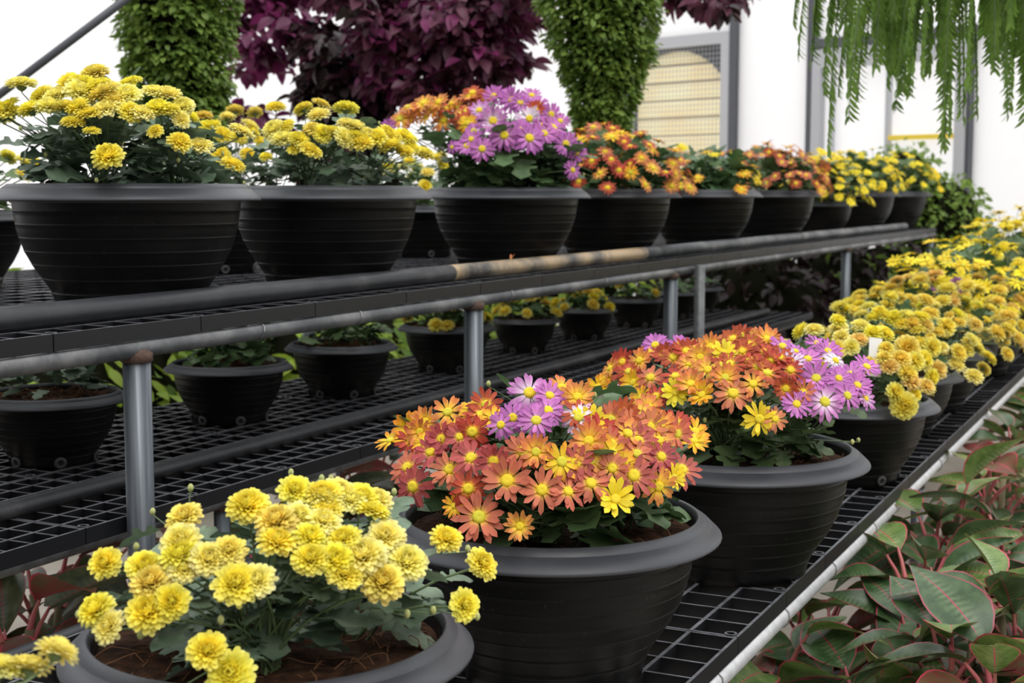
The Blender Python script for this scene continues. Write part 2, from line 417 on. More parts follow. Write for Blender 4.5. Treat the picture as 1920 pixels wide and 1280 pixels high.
COUNT = [0]
def chrysanthemum(loc, D, label, flowers=(), rand=None, rad=None, hgt=.2, lod=0, leafsize=.06, nleaf=220, leafmat='leaf',
                  size=.029, group=None, centres=False, holes=0, clumps=4, spread=None, upness=.45, camface=0., leaflvl=.80, name='potted_chrysanthemum', buds=10, seed=None):
    """flowers: (px, py, code[, scale]) seen in the photo; rand: (count, codes) extra blooms scattered over the dome"""
    COUNT[0] += 1; rng.seed(100 + COUNT[0] if seed is None else seed)
    me, me2, me3, me4, R = POTS[D]
    root = empty(name, loc, 0); tag(root, label, 'potted plant', group)
    spin = rng.random()*6
    pot = put(me, 'pot', root, mat=Matrix.Rotation(spin, 4, 'Z')); put(me2, 'rim', pot)
    put(me3, 'soil', root, mat=Matrix.Rotation(spin*2, 4, 'Z'))
    for k in range(holes):
        a = -PI/2 + .35 + (k-.5)*2*PI/4 if holes == 2 else 2*PI*k/holes + .4
        a = a - spin
        R3 = frame_from((math.cos(a), math.sin(a), -.1))
        put(me4, 'drainage_hole', pot, mat=mat4(R3, (R*.568*math.cos(a), R*.568*math.sin(a), -.87*R)))
    rad = rad or R*.98
    c = np.array(loc, float)
    soilz = -.07*R
    heads = []
    sc = D/.5 if D < .4 else 1
    for f in flowers:
        p = dome_point(f[0], f[1], c, rad, hgt); heads.append((p-c, f[2], f[3] if len(f) > 3 else 1.0))
    if rand:
        cnt, codes = rand; tries = 0; low = -.02 if spread is None else spread
        while cnt > 0 and tries < 6000:
            tries += 1
            v = nr.normal(size=3); v /= np.linalg.norm(v)
            if v[2] < low: continue
            p = v*np.array([rad, rad, hgt])*rng.uniform(.86, 1.04)
            if min((np.linalg.norm(p-h[0]) for h in heads), default=9) < size*(1.25 if tries < 3000 else .8): continue
            cd = rng.choice(codes); heads.append((p, cd, 1.0)); cnt -= 1
    fol = MB(); roots = []
    for k in range(clumps):
        a = 2*PI*k/clumps + rng.uniform(-.3, .3) + .4
        roots.append(np.array([R*.42*math.cos(a), R*.42*math.sin(a), soilz]))
    for (p, cd, s_) in heads:
        rt = min(roots, key=lambda q: np.linalg.norm(q[:2]*1.25-p[:2])) + np.array([rng.uniform(-.02, .02), rng.uniform(-.02, .02), 0])
        dn = np.array([p[0]/rad**2, p[1]/rad**2, max(p[2], 0)/hgt**2]); dn /= np.linalg.norm(dn) + 1e-9
        nv = dn*(1-upness) + np.array([0, 0, 1])*upness + nr.normal(size=3)*.22
        if camface: 
            tc = CAM - (p+c); tc /= np.linalg.norm(tc); nv = nv*(1-camface) + tc*camface + nr.normal(size=3)*.08
        nv /= np.linalg.norm(nv)
        s = size*s_*rng.uniform(.86, 1.1)
        mn = CODE[cd]; lst = FM[(mn, lod)]
        if cd.islower() and upness < .9: pass
        R3 = frame_from(nv, rng.random()*6)
        fl = put(rng.choice(lst), 'flower', root, mat=mat4(R3, p, s))
        if cd.isupper():
            ce = FM[('cg' if rng.random() < .2 else 'c', lod)]
            if centres: put(ce, 'flower_centre', fl)
            else:
                key = ('j', fl.data.name)
                if key not in FM:
                    FM[key] = joined(fl.data, ce, mn, lod)
                fl.data = FM[key]
        base = p - nv*s*.28
        P = stem_path(fol, rt, base, side=4 if lod == 0 else 3)
        if lod == 0:
            for t in (2, 3):
                a = rng.random()*2*PI
                place_leaf(fol, LEAF[1], P[t], (math.cos(a), math.sin(a), rng.uniform(-.1, .5)), leafsize*rng.uniform(.35, .75), rng.uniform(-.4, .4), 0)
    for k in range(nleaf):
        v = nr.normal(size=3); v /= np.linalg.norm(v); v[2] = abs(v[2]); lvl = rng.uniform(.38, leaflvl)
        p = v*np.array([rad, rad, hgt])*lvl
        p[2] = max(p[2], soilz + .012)
        rt = roots[rng.randrange(len(roots))]
        if k < nleaf*.35 and lod == 0:         # leaves low round each clump
            a = rng.random()*2*PI; rr = rng.uniform(.02, R*.34)
            p = rt + np.array([math.cos(a)*rr, math.sin(a)*rr, rng.uniform(.01, .07)])
            if math.hypot(p[0], p[1]) > R*.80: continue
            d = np.array([math.cos(a), math.sin(a), rng.uniform(-.25, .35)])
        else:
            d = np.array([v[0], v[1], rng.uniform(-.25, .45)]) + nr.normal(size=3)*.45
        if p[2] < .07 and math.hypot(p[0], p[1]) > R*.60: continue
        place_leaf(fol, LEAF[1 if lod == 0 else 0], p, d, leafsize*rng.uniform(.6, 1.25), rng.uniform(-.5, .5), 0)
    for k in range(buds):
        v = nr.normal(size=3); v[2] = abs(v[2]); v /= np.linalg.norm(v); p = v*np.array([rad, rad, hgt])*rng.uniform(.8, 1.0)
        fol.lathe([(.001, -.005), (.003, -.003), (.004, 0), (.003, .003), (.001, .005)], 6, 2, p)
        stem_path(fol, roots[k % len(roots)], p - np.array([0, 0, .004]), .0014, .001, 3)
    if fol.n: fol.build('foliage', [M[leafmat], M['stem'], M['bud']], root)
    return root
def joined(me, ce, mn, lod):
    b = MB()
    for src, off in ((me, 0), (ce, 2)):
        V = np.array([v.co[:] for v in src.vertices]); uv = np.zeros((len(V), 2))
        for l, u in zip(src.loops, src.uv_layers[0].data): uv[l.vertex_index] = u.uv
        for mi in (0, 1):
            pass
        o = b.n; b.v.append(V); b.uv.append(uv); b.n += len(V)
        for p in src.polygons: b.f.append(tuple(i+o for i in p.vertices)); b.m.append(p.material_index + off)
    return b.mesh('flower', [M[mn], M['stem'], ce.materials[0]])
# ================================================================== THE PLACE
Z1, Z2, Z3 = H-.730, H-.600, H-.236        # bench tops: low front, middle, high back

# ---- setting
fl = MB(); fl.box(-14, 9, -4, 22, -.1, 0); tag(fl.build('floor', M['concrete'], smooth=False), kind='structure')

def film(name, col, tr, rough=.6):
    m, nt, b = newmat(name); b.inputs['Base Color'].default_value = (*col, 1); b.inputs['Roughness'].default_value = rough
    t = N(nt, 'ShaderNodeBsdfTranslucent'); t.inputs['Color'].default_value = (*col, 1); ms = N(nt, 'ShaderNodeMixShader'); ms.inputs[0].default_value = tr
    nt.links.new(b.outputs[0], ms.inputs[1]); nt.links.new(t.outputs[0], ms.inputs[2]); nt.links.new(ms.outputs[0], nt.nodes['Material Output'].inputs['Surface']); return m
M['film'] = film('white plastic film', (.995, .995, 1.0), .75)
M['panel'] = film('white translucent panel', (.985, .985, .99), .7)
M['frame_dark'] = simple('dark grey frame', (.10, .105, .12), .5, .3)
M['frame_light'] = simple('light grey frame', (.52, .53, .56), .5, .2)
M['yellow'] = simple('yellow strip', (.95, .72, .05), .5)
M['house'] = simple('dark fan housing', (.075, .075, .085), .6, nscale=4)
M['slat_edge'] = simple('brown slat edge', (.22, .15, .08), .7)
M['slat'] = leafy('cream fan shutter', (.99, .98, .82), (.97, .88, .66), .6, .85, .0, nscale=2.6)

lw = MB(); lw.box(-8.55, -8.5, -3, 14.6, 0, 4.5); tag(lw.build('wall_left', M['film'], smooth=False), kind='structure')

right = np.array([math.cos(TH), math.sin(TH), 0]); fwd = np.array([-math.sin(TH), math.cos(TH), 0])
U = .7071*right - .7071*fwd; NN = np.array([-U[1], U[0], 0])
O0 = at_depth(1245, 240, 14.0); WO = np.array([O0[0], O0[1], 0]); WA = math.atan2(U[1], U[0])
def wp(x, y):
    r = ray(x, y); t = ((WO-CAM)@NN)/(r@NN); p = CAM + r*t; return (p-WO)@U, p[2]
def wobj(b, name, mat, parent=None, smooth=False):
    o = b.build(name, mat, parent, smooth)
    if parent is None: o.location = WO; o.rotation_euler = (0, 0, WA)
    return o
def bar(b, s0, s1, z0, z1, n0=-.04, n1=.04, mat=0): b.box(min(s0, s1), max(s0, s1), n0, n1, min(z0, z1), max(z0, z1), mat)
sx = lambda x, y=250: wp(x, y)[0]
zx = lambda x, y: wp(x, y)[1]
wb = MB()
s_f0, s_f1 = sx(1180), sx(1374)
ft = zx(1300, 76)
bar(wb, -4.1, s_f0, 0, 4.5, -.02, .02); bar(wb, s_f0, s_f1, ft+.05, 4.5, -.02, .02); bar(wb, s_f0, s_f1, 0, .35, -.02, .02)
bar(wb, sx(1386), sx(1520), 0, 4.5, -.02, .02); bar(wb, sx(1528), sx(1568), 0, 4.5, .03, .05)
bar(wb, sx(1568), 9.5, 0, 4.5, .0, .02)
w = wobj(wb, 'wall_end', M['panel']); tag(w, kind='structure')
b = MB(); bar(b, sx(1374), sx(1386), 0, 4.5, -.08, .08); tag(wobj(b, 'trim_1', M['frame_dark']), kind='structure')
b = MB(); bar(b, sx(1519), sx(1528), 0, 4.5, -.08, .08); tag(wobj(b, 'trim_2', M['frame_dark']), kind='structure')
zt = zx(1524, 84)
b = MB(); bar(b, sx(1528), 9.5, zt-.04, zt+.04, -.08, .06); tag(wobj(b, 'trim_3', M['frame_dark']), kind='structure')
b = MB(); bar(b, sx(1819), sx(1825), 0, zt-.04, -.07, .06); tag(wobj(b, 'trim_4', M['frame_dark']), kind='structure')
b = MB(); d0, d1 = sx(1530), sx(1818); zd = zt-.06
bar(b, d0, sx(1546), 0, zd, -.09, .0); bar(b, sx(1798), d1, 0, zd, -.09, .0); bar(b, sx(1546), sx(1798), zd-.16, zd, -.09, .0)
dr = wobj(b, 'door_1', M['frame_light']); tag(dr, kind='structure')
b = MB(); bar(b, sx(1560), sx(1566), 0, zd-.2, -.05, 0); bar(b, sx(1664), sx(1672), 0, zd-.2, -.05, 0); b.build('door_stile', M['frame_light'], dr, False)
b = MB(); bar(b, sx(1672), sx(1797), zx(1740, 261), zx(1740, 252), -.06, -.01); o = b.build('door_strip', M['yellow'], dr, False); o['label'] = 'yellow strip'

# exhaust fan with shutter behind a wire guard
fan = empty('exhaust_fan', tuple(WO), WA)
tag(fan, 'large round exhaust fan with cream shutter slats behind wire guard in the end wall', 'fan')
cz = O0[2]; R = .76; b = MB(); n = 64; V = []
hx0, hx1, hz0, hz1 = s_f0, s_f1, .35, ft+.05
for k in range(n):
    a = 2*PI*k/n; c, s_ = math.cos(a), math.sin(a)
    tq = min((hx1 if c > 0 else -hx0)/max(abs(c), 1e-6), ((hz1-cz) if s_ > 0 else (cz-hz0))/max(abs(s_), 1e-6))
    for rr, nn in ((R, .30), (R, .14), (None, .14)):
        q = tq if rr is None else rr
        V.append((q*c, nn, cz+q*s_))
b.add(V, [(k*3+j, ((k+1) % n)*3+j, ((k+1) % n)*3+j+1, k*3+j+1) for k in range(n) for j in (0, 1)])
b.build('housing', M['house'], fan, False)
for k in range(9):
    z0 = -R + k*.172; z1 = min(z0 + .180, R); b = MB(); V = []; zz = np.linspace(z0, z1, 6)
    for z in zz:
        hw = math.sqrt(max(R*R-z*z, .0001)); t = (z-z0)/.18
        for nn in (.16+.06*t, .175+.06*t):
            V += [(-hw, nn, cz+z), (hw, nn, cz+z)]
    b.add(V, [(i*4, i*4+1, i*4+5, i*4+4) for i in range(5)] + [(i*4+2, i*4+6, i*4+7, i*4+3) for i in range(5)])
    hw = math.sqrt(max(R*R-z0*z0, .0001)); b.box(-hw, hw, .145, .16, cz+z0-.006, cz+z0+.010, 1)
    b.build('shutter_slat', [M['slat'], M['slat_edge']], fan, False)
b = MB()
for k in range(30): s_ = hx0 + (hx1-hx0)*k/29; bar(b, s_-.003, s_+.003, hz0, hz1, -.03, -.024)
for k in range(52): z = hz0 + (hz1-hz0)*k/51; bar(b, hx0, hx1, z-.003, z+.003, -.024, -.018)
b.build('wire_guard', M['frame_light'], fan, False)
b = MB(); bar(b, sx(1357), sx(1373), hz0, hz1, -.07, -.02); bar(b, hx0, sx(1357), ft-.06, ft+.05, -.07, -.02); bar(b, hx0, hx0+.08, hz0, ft-.06, -.07, -.02); bar(b, hx0+.08, sx(1357), hz0, hz0+.08, -.07, -.02)
b.build('guard_frame', M['frame_light'], fan, False)

# ---- benches
def grid_panel_mesh(wx, ly, nx, ny, h=.030, t=.007):
    b = MB(); g = .0015
    for i in range(nx+1):
        x = g + (wx-2*g)*i/nx; tt = t if 0 < i < nx else t*.8; x = min(max(x, g+tt/2), wx-g-tt/2)
        b.box(x-tt/2, x+tt/2, g, ly-g, -h, 0)
    for j in range(ny+1):
        y = g + (ly-2*g)*j/ny; tt = t*.75; y = min(max(y, g+tt/2), ly-g-tt/2)
        b.box(g+t*.4, wx-g-t*.4, y-tt/2, y+tt/2, -h+.003, -.0006)
    for (cx, cy) in ((.018, ly-.012), (wx-.018, .012), (wx*.5, .014), (wx*.5, ly-.014)):
        b.lathe([(.007, -.02), (.011, -.018), (.011, .001), (.007, .001), (.006, -.01)], 12, 0, (cx, cy, 0))
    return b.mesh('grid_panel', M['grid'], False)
def bench(name, label, x0, x1, y0, y1, z, nxp, lp, cx, cy, rails, legs, legr, ties=()):
    root = empty(name, ((x0+x1)/2, y0, 0)); tag(root, label, 'bench', 'stepped plant benches')
    ox, oy = -(x0+x1)/2, -y0
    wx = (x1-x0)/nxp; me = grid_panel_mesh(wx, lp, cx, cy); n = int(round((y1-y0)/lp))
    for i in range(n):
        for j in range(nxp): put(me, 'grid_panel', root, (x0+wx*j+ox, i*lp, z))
    for (rx, rz, rr, mt, ya, yb) in rails:
        b = MB(); b.tube([(rx+ox, ya+oy+(yb-ya)*k/6, rz) for k in range(7)], rr, 14); b.build('rail', M[mt], root)
    for (lx, ly_, zt_) in legs:
        b = MB(); b.tube([(0, 0, 0), (0, 0, zt_*.5), (0, 0, zt_)], legr, 16)
        l = b.build('leg', M['leg'], root, loc=(lx+ox, ly_+oy, 0))
        b = MB(); b.lathe([(legr*.8, zt_-.012), (legr*1.16, zt_-.006), (legr*1.13, zt_+.008), (legr*.7, zt_+.016)], 16); b.build('weld', M['rust'], l)
    for (tx, ty, tz, tr) in ties:
        b = MB(); b.tube([(tr*math.cos(q), .004*math.sin(q*2), tr*math.sin(q)) for q in np.linspace(0, 2*PI, 13)], .0014, 5, 0, False)
        b.build('wire_tie', M['wire'], root, loc=(tx+ox, ty+oy, tz))
    return root
# crossbars go along X under the panels
bench('plant_bench', 'low front plant bench of black plastic grid on bright steel pipe beside red-edged leaves', -1.675, -.67, .43, 9.43, Z1, 2, .30, 6, 4,
      [(-.684, Z1-.049, .018, 'steel_bright', .4, 9.5), (-1.70, Z1-.010, .013, 'pipe_black', .4, 9.5)],
      [(-.688, y, Z1-.064) for y in (.9, 3.95, 6.6, 9.3)] + [(-1.655, y, Z1-.03) for y in (1.2, 5.2, 9.3)], .017,
      [(-.684, y, Z1-.049, .0196) for y in (1.76, 2.13, 2.53, 2.9, 3.3, 3.75, 4.2)])
bench('plant_bench', 'middle plant bench of black plastic grid with small bowls, behind the steel posts', -2.67, -1.80, 1.0, 7.2, Z2, 2, .31, 7, 5,
      [(-1.86, Z2-.047, .016, 'steel', 1.0, 7.2), (-2.60, Z2-.047, .016, 'steel', 1.0, 7.2)],
      [(-1.86, y, Z2-.06) for y in (2.4, 4.0, 5.4, 7.15)] + [(-2.6, y, Z2-.06) for y in (1.2, 4.0, 7.1)], .017)
legY = (2.048, 3.396, 4.966, 7.79, 10.4)
bench('plant_bench', 'high back plant bench of black plastic grid on thick streaked steel legs', -3.36, -1.76, 1.03, 10.55, Z3, 4, .397, 5, 5,
      [(-1.775, Z3-.030-.0175, .0175, 'pipe_grey', .9, 10.55), (-3.33, Z3-.0475, .0175, 'steel', .9, 10.55), (-2.55, Z3-.0475, .0175, 'steel', .9, 10.55)],
      [(-1.775, y, Z3-.064) for y in legY] + [(-3.33, y, Z3-.06) for y in (1.4, 4.9, 10.4)], .026,
      [(-1.775, y, Z3-.047, .0195) for y in (2.42, 2.80, 3.6, 4.3, 5.6)])
# guard pipes lying on the grids
def pipe(name, pts, r, mt, label, group=None):
    b = MB(); b.tube(pts, r, 18); o = b.build(name, M[mt]); tag(o, label, 'pipe', group); return o
X3p = -1.86
pipe('guard_pipe', [(X3p, y, Z3+.0225) for y in np.linspace(.9, 3.42, 12)], .0225, 'pipe_black', 'dark scuffed pipe lying along the high bench edge under the two near bowls')
pipe('guard_pipe', [(X3p, 3.42 + (4.9-3.42)*t, Z3+.0225) for t in np.linspace(0, 1, 8)], .0228, 'pipe_rusty', 'tan mottled pipe with peeling paint on the high bench in front of the purple flowers')
pipe('guard_pipe', [(X3p + .0*t, 4.9 + 5.0*t, Z3+.0225) for t in np.linspace(0, 1, 8)], .0228, 'pipe_grey', 'pale grey pipe lying on the far half of the high bench edge')
pipe('guard_pipe', [(-1.985, y, Z2+.0165) for y in np.linspace(1.0, 7.0, 8)], .0165, 'pipe_black', 'dark pipe lying on the grid of the middle bench')
# upright posts and stray details
b = MB(); b.tube([(0, 0, 0), (0, 0, .4), (0, 0, Z3-.03)], .020, 14); o = b.build('steel_post', M['steel'], loc=(-1.735, 5.18, 0)); tag(o, 'thin bright steel post just right of the third bench leg', 'post')
# fallen petal on the pipe
pb = MB(); V, Fc, UV = petal_geo(.022, .008, 1.1, 0, 0, .3, 4); pb.add(V, Fc, 0, UV); V, Fc, UV = petal_geo(.018, .007, 1.3, 2, 0, .3, 4); pb.add(V, Fc, 0, UV)
pp = at_x(958, 487, X3p); o = pb.build('fallen_petal', M['coral petals'], loc=(X3p, pp[1], Z3+.0445)); tag(o, 'small orange petal stuck upright on top of the tan mottled pipe', 'petal')

# ---- chrysanthemum bowls
def from_right(xr, yr, D, z):
    q = at_z(xr, yr, z + .94*D/2 - .115*D/2); c = q - right*D/2; return (c[0], c[1], z + .94*D/2)
def on_line(xr, D, X, z):
    zz = z+.94*D/2; lo, hi = .3, 30
    for _ in range(50):
        m = (lo+hi)/2; p = np.array([X, m, zz]) + right*D/2 - CAM
        fw_ = p@fwd; dd = fw_*math.cos(PH) - p[2]*math.sin(PH)
        if 960 + F*(p@right)/dd < xr: lo = m
        else: hi = m
    return (X, m, zz)
def fl(s, x0, y0, k):                       # "x,y,c,scale" in a crop to photo pixels
    out = []
    for t in s.split():
        a = t.split(','); out.append((x0+float(a[0])/k, y0+float(a[1])/k, a[2], float(a[3]) if len(a) > 3 else 1.0))
    return out

# front low bench
P1 = '552,924,l 606,935,l 635,928,p 656,944,p 676,940,l 705,944,p 559,971,p 613,960,l 520,985,f 606,982,p 696,967,l 518,1023,l 579,1012,l 644,1016,l,.9 723,1010,p 584,1054,l 627,1054,l 681,1050,p,1.15 760,1059,p,1.1 645,1082,l 717,1097,f,1.1 834,1016,l 899,1059,l 866,1136,l 349,975,f 341,1020,p 201,1059,l 272,1067,l 345,1069,p,.9 286,1097,f 341,1048,l 185,1148,l 209,1176,p 280,1152,l,1.1 325,1128,l 390,1225,l,1.15 435,1262,l,1.1 431,1036,f,.9 443,1101,l,1.2 484,1093,p 390,1052,p 466,955,l 612,942,p'
c1 = from_right(888, 1215, .48, Z1)
chrysanthemum(c1, .48, 'lemon yellow pompom chrysanthemum in the black bowl cut by the bottom edge of the photo', fl(P1, 0, 0, 1), None, rad=.27, hgt=.20, size=.0235,
              leafsize=.068, nleaf=120, leafmat='leaf_dusty', upness=.35, camface=.25, buds=26, clumps=4, seed=5)
c0 = (-1.02, .70, Z1+.94*.23)
chrysanthemum(c0, .46, 'blurred pale yellow pompom chrysanthemum poking into the bottom left corner', fl('102,1231,p,1.15 49,1261,p,1.05 5,1262,p,1.05', 0, 0, 1), (10, 'lpp'), rad=.24, hgt=.17, size=.022, leafsize=.06, nleaf=60,
              leafmat='leaf_dusty', seed=6, buds=4)
P2 = '1105,175,L,1.3 1245,195,M,1.05 985,350,M,1.05 1150,370,M,1.1 1450,350,W 1230,300,M 900,400,M,.9 525,310,O 685,290,A,.7 795,260,R 370,380,O 250,420,A 120,510,A 270,510,R 405,590,S 560,410,A,.8 630,440,R 700,450,R 240,700,C,1.05 280,835,S,1.1 540,715,C 690,635,S,1.05 850,655,S,1.05 1060,590,C,1.05 1150,590,O 945,795,C,1.25 1190,860,C,1.12 670,850,R,.95 745,1050,C,1.2 1035,1115,O,.95 575,970,A,.7 1330,140,O,.9 350,520,A,.7 840,350,A,.8 610,485,S,.9 480,500,S 760,330,R 330,450,O'
P2b = '340,100,O 340,220,R 600,275,C,1.05 770,315,C 830,230,O 980,320,O,1.1 1110,380,C 1250,370,A,.95 1240,440,A,.9 430,440,O 600,460,C,1.15 810,440,S 970,435,O 330,610,S 440,590,O,1.05 610,650,C 800,540,C 990,560,S 610,530,A 775,705,S,1.15 445,765,C,1.05 635,890,Y,1 970,790,O 1150,660,S 1090,720,Y,.8 270,830,C 730,380,O 220,600,A 890,180,O 460,285,Y,.8 1100,290,R 690,240,R 700,610,A,.9 520,370,R 900,330,C'
c2 = from_right(1350, 995, .52, Z1)
chrysanthemum(c2, .52, 'coral daisy chrysanthemum with one magenta tuft in the bowl behind the nearest yellow pompoms', fl(P2, 700, 690, 3.766) + fl(P2b, 1000, 720, 4.128), None, rad=.262, hgt=.225, size=.030,
              leafsize=.078, nleaf=230, upness=.15, camface=.5, centres=True, buds=14, seed=7)
P3 = '395,205,O 440,160,M 590,160,M 500,220,R 230,350,R 150,310,O 120,370,A,.8 75,430,A 190,500,A 180,440,W,.5 340,260,O 410,370,C 300,400,A 570,360,R 445,490,R 570,465,Y,1.05 670,410,O 740,480,A 660,280,O 780,320,O 730,240,O 795,170,O 880,210,Y 940,120,R 1050,160,R 1100,110,O 1160,120,O 920,280,R 890,370,O 940,470,C,1.15 1070,410,O 1160,340,R,1.1 1050,260,R 1190,255,R 1310,320,R 1280,440,R,.8 1390,465,C 1110,635,Y,1.05 1210,635,C,.8 1260,170,M 1310,270,W 1480,150,M 1600,260,W 1475,375,M,1.15 1620,375,M,1.1 1530,525,L,1.2 1675,485,M,1.1 1800,300,M 1790,500,L,.9 1350,540,M 350,500,A,.8 230,270,R 560,240,R 1150,210,R 1420,250,M 1000,200,R 860,290,R 640,200,R 700,180,O 1240,240,R 1100,300,R 1700,350,M 1550,200,M 1340,200,M 1740,420,M 990,100,R 270,330,R'
c3 = from_right(1625, 862, .52, Z1)
chrysanthemum(c3, .52, 'rust and orange daisy chrysanthemum with purple daisies on its right side, low bench', fl(P3, 1100, 600, 3.4286), None, rad=.29, hgt=.235, size=.0315,
              leafsize=.072, nleaf=230, upness=.2, camface=.45, centres=True, buds=12, seed=8)
P4 = '390,1060,g 450,1145,g,1.2 590,1030,a 470,780,g,1.2 430,860,g,1.15 520,870,g,1.1 470,950,g 365,910,a,.9 490,1000,a 340,790,g,.8 230,895,g 180,650,p 60,720,p,.9 120,780,p,.9 30,800,g 260,700,l 330,700,l 170,740,a 330,850,f,.8 520,1080,l,.7'
c4 = from_right(1757, 760, .46, Z1)
chrysanthemum(c4, .46, 'golden pompom chrysanthemum with a white name tag in its leaves, behind the purple daisies', fl(P4, 1560, 420, 3.37), (18, 'gpl'), rad=.25, hgt=.20, size=.029, leafsize=.06, nleaf=160,
              lod=1, upness=.3, camface=.3, holes=6, seed=9)
P5 = '660,930,a,1.2 625,780,g 500,640,g 540,680,g 400,600,l 470,590,p 440,640,l 560,600,l 340,590,l 260,600,l 300,570,l 590,650,a 545,760,g 620,720,g,.6'
c5 = from_right(1802, 706, .42, Z1)
chrysanthemum(c5, .42, 'pale gold pompom chrysanthemum with one apricot bloom leaning over the rim', fl(P5, 1560, 420, 3.37), (60, 'lgp'), rad=.27, hgt=.23, size=.031, leafsize=.06, nleaf=140, lod=1, seed=10)
P6 = '840,840,g,1.1 880,760,g,1.1 800,820,g 720,680,l 760,600,g 800,590,g 900,640,a 640,620,l 600,520,g 700,500,g 560,500,g 480,490,g 380,480,g 350,520,g'
c6 = from_right(1860, 662, .46, Z1)
chrysanthemum(c6, .46, 'dense golden yellow pompom chrysanthemum spilling over its rim, sixth bowl on the low bench', fl(P6, 1560, 420, 3.37), (75, 'ggla'), rad=.31, hgt=.24, size=.033, leafsize=.06, nleaf=140, lod=1, seed=11)
P7 = '660,450,m 640,430,m,.8 685,405,m,.8 785,380,m 830,430,m,.8 740,400,m,.8 740,450,g,1.2 840,470,g,1.1 1050,580,g,1.1 1110,620,g,1.2 1015,480,g 900,530,g,1.1 1010,710,g 970,620,g 1040,670,a 1060,730,g'
c7 = from_right(1887, 628, .42, Z1)
chrysanthemum(c7, .42, 'golden pompom chrysanthemum with a few mauve blooms at its top, on the low bench', fl(P7, 1560, 420, 3.37), (60, 'gga'), rad=.31, hgt=.25, size=.033, leafsize=.06, nleaf=140, lod=1, seed=12)
P8 = '1070,310,Y,1.1 960,400,Y 900,380,Y 860,370,Y 820,340,Y 670,330,Y,1.1 710,360,Y 500,230,Y 600,230,Y 660,280,Y 740,250,Y 460,290,Y 480,370,Y 830,260,Y 950,250,Y 1190,230,Y 1210,300,Y 440,400,Y 510,320,Y'
c8 = (-.855, 6.05, Z1+.235)
chrysanthemum(c8, .5, 'bright yellow daisy chrysanthemum with tall dark foliage, nearest daisy bowl at the right edge', fl(P8, 1560, 420, 3.37), (75, 'Y'), rad=.40, hgt=.34, size=.043, leafsize=.075, nleaf=260, lod=1, seed=13)
c9 = (-.86, 7.0, Z1+.235)
chrysanthemum(c9, .5, 'bright yellow daisy chrysanthemum blooming behind the nearest daisy bowl at the right edge', (), (98, 'YYl'), rad=.42, hgt=.40, size=.043, leafsize=.075, nleaf=200, lod=1, seed=14)
c10 = (-.86, 8.0, Z1+.235)
chrysanthemum(c10, .5, 'farthest yellow daisy chrysanthemum of the low bench, against the white wall', (), (95, 'Y'), rad=.45, hgt=.43, size=.045, leafsize=.075, nleaf=160, lod=1, seed=15)

# high bench, front row
X3 = -2.045
B1 = '170,185,p,1.1 80,340,l 80,400,l 20,430,p 30,380,l 340,260,l 450,270,p 615,240,p,1.2 640,180,l 750,95,f 860,210,p 1030,165,l 780,200,l 995,260,p 1200,235,p 1315,265,p 1430,350,p,.9 840,370,p,1.05 1110,405,p,1.1 1010,390,l 1310,390,l,.9 1410,440,p,.8 570,480,l,.9 390,360,p 510,360,f,.8 620,360,l 700,410,l 850,745,l,1.15 1400,630,l,.8 1220,540,l,.7 560,180,l 720,540,l,.7 1240,370,l 260,380,l 900,300,f 820,260,f'
q1 = on_line(485, .55, X3, Z3)
chrysanthemum(q1, .55, 'lemon yellow pompom chrysanthemum in the largest ringed bowl at the left of the high bench', fl(B1, 0, 120, 4.174), (6, 'lp'), rad=.275, hgt=.225, size=.0325, leafsize=.072, nleaf=260,
              leafmat='leaf_dusty', upness=.6, camface=.1, buds=16, seed=21)
B2 = '600,110,l 830,120,l 965,80,f 1170,125,l,1.1 955,180,p 690,265,l 590,290,p 665,375,p,1.1 905,290,f 780,370,l 1060,310,l 1150,360,p,1.2 1180,250,p 1235,275,p 1340,330,p 870,465,l,1.2 745,450,l,.7 1300,400,l 1420,360,l 1550,340,l 1640,350,l 1680,370,l 1545,440,l,1.1 1650,475,l 1700,430,l 1800,490,f 1500,330,l 520,510,l,.6 1250,340,l 980,320,l'
q2 = on_line(811, .55, X3, Z3)
chrysanthemum(q2, .55, 'yellow pompom chrysanthemum on tall thin stems in the second black bowl of the high bench', fl(B2, 380, 180, 4.364), None, rad=.265, hgt=.205, size=.031, leafsize=.062, nleaf=190,
              leafmat='leaf_dusty', upness=.6, camface=.1, buds=14, seed=22)
B3 = '300,235,O 400,255,O 460,325,A 330,360,R 240,340,O 145,430,M,.9 570,195,O 440,200,O 620,355,O,1.2 740,240,O 750,305,R 870,110,R 885,180,R,1.1 830,380,A,.8 1060,140,M 1130,150,M 1220,180,M,1.1 1390,135,M 930,265,L 1050,360,L,1.2 1370,340,W,1.1 1560,305,M,1.2 1580,420,M,1.2 1150,485,M,1.2 1370,510,M,1.3 1500,470,M,1.1 820,580,M 955,605,M,1.1 860,520,M 690,590,M,.7 1780,640,M 1690,560,M 1750,790,M,.8 640,250,R 1420,260,R 680,210,O 520,250,O 800,280,O 350,300,O 790,350,R 1290,200,M 1450,220,M 1480,400,M 970,170,R 840,140,O 1640,360,M 880,450,M 1290,440,M'
q3 = on_line(1108, .55, X3, Z3)
chrysanthemum(q3, .55, 'orange daisies left and purple daisies right in the third bowl of the high bench', fl(B3, 700, 150, 4.683), None, rad=.30, hgt=.285, size=.043, leaflvl=.93, leafsize=.085, nleaf=420, lod=0,
              upness=.15, camface=.45, centres=True, buds=8, seed=23)
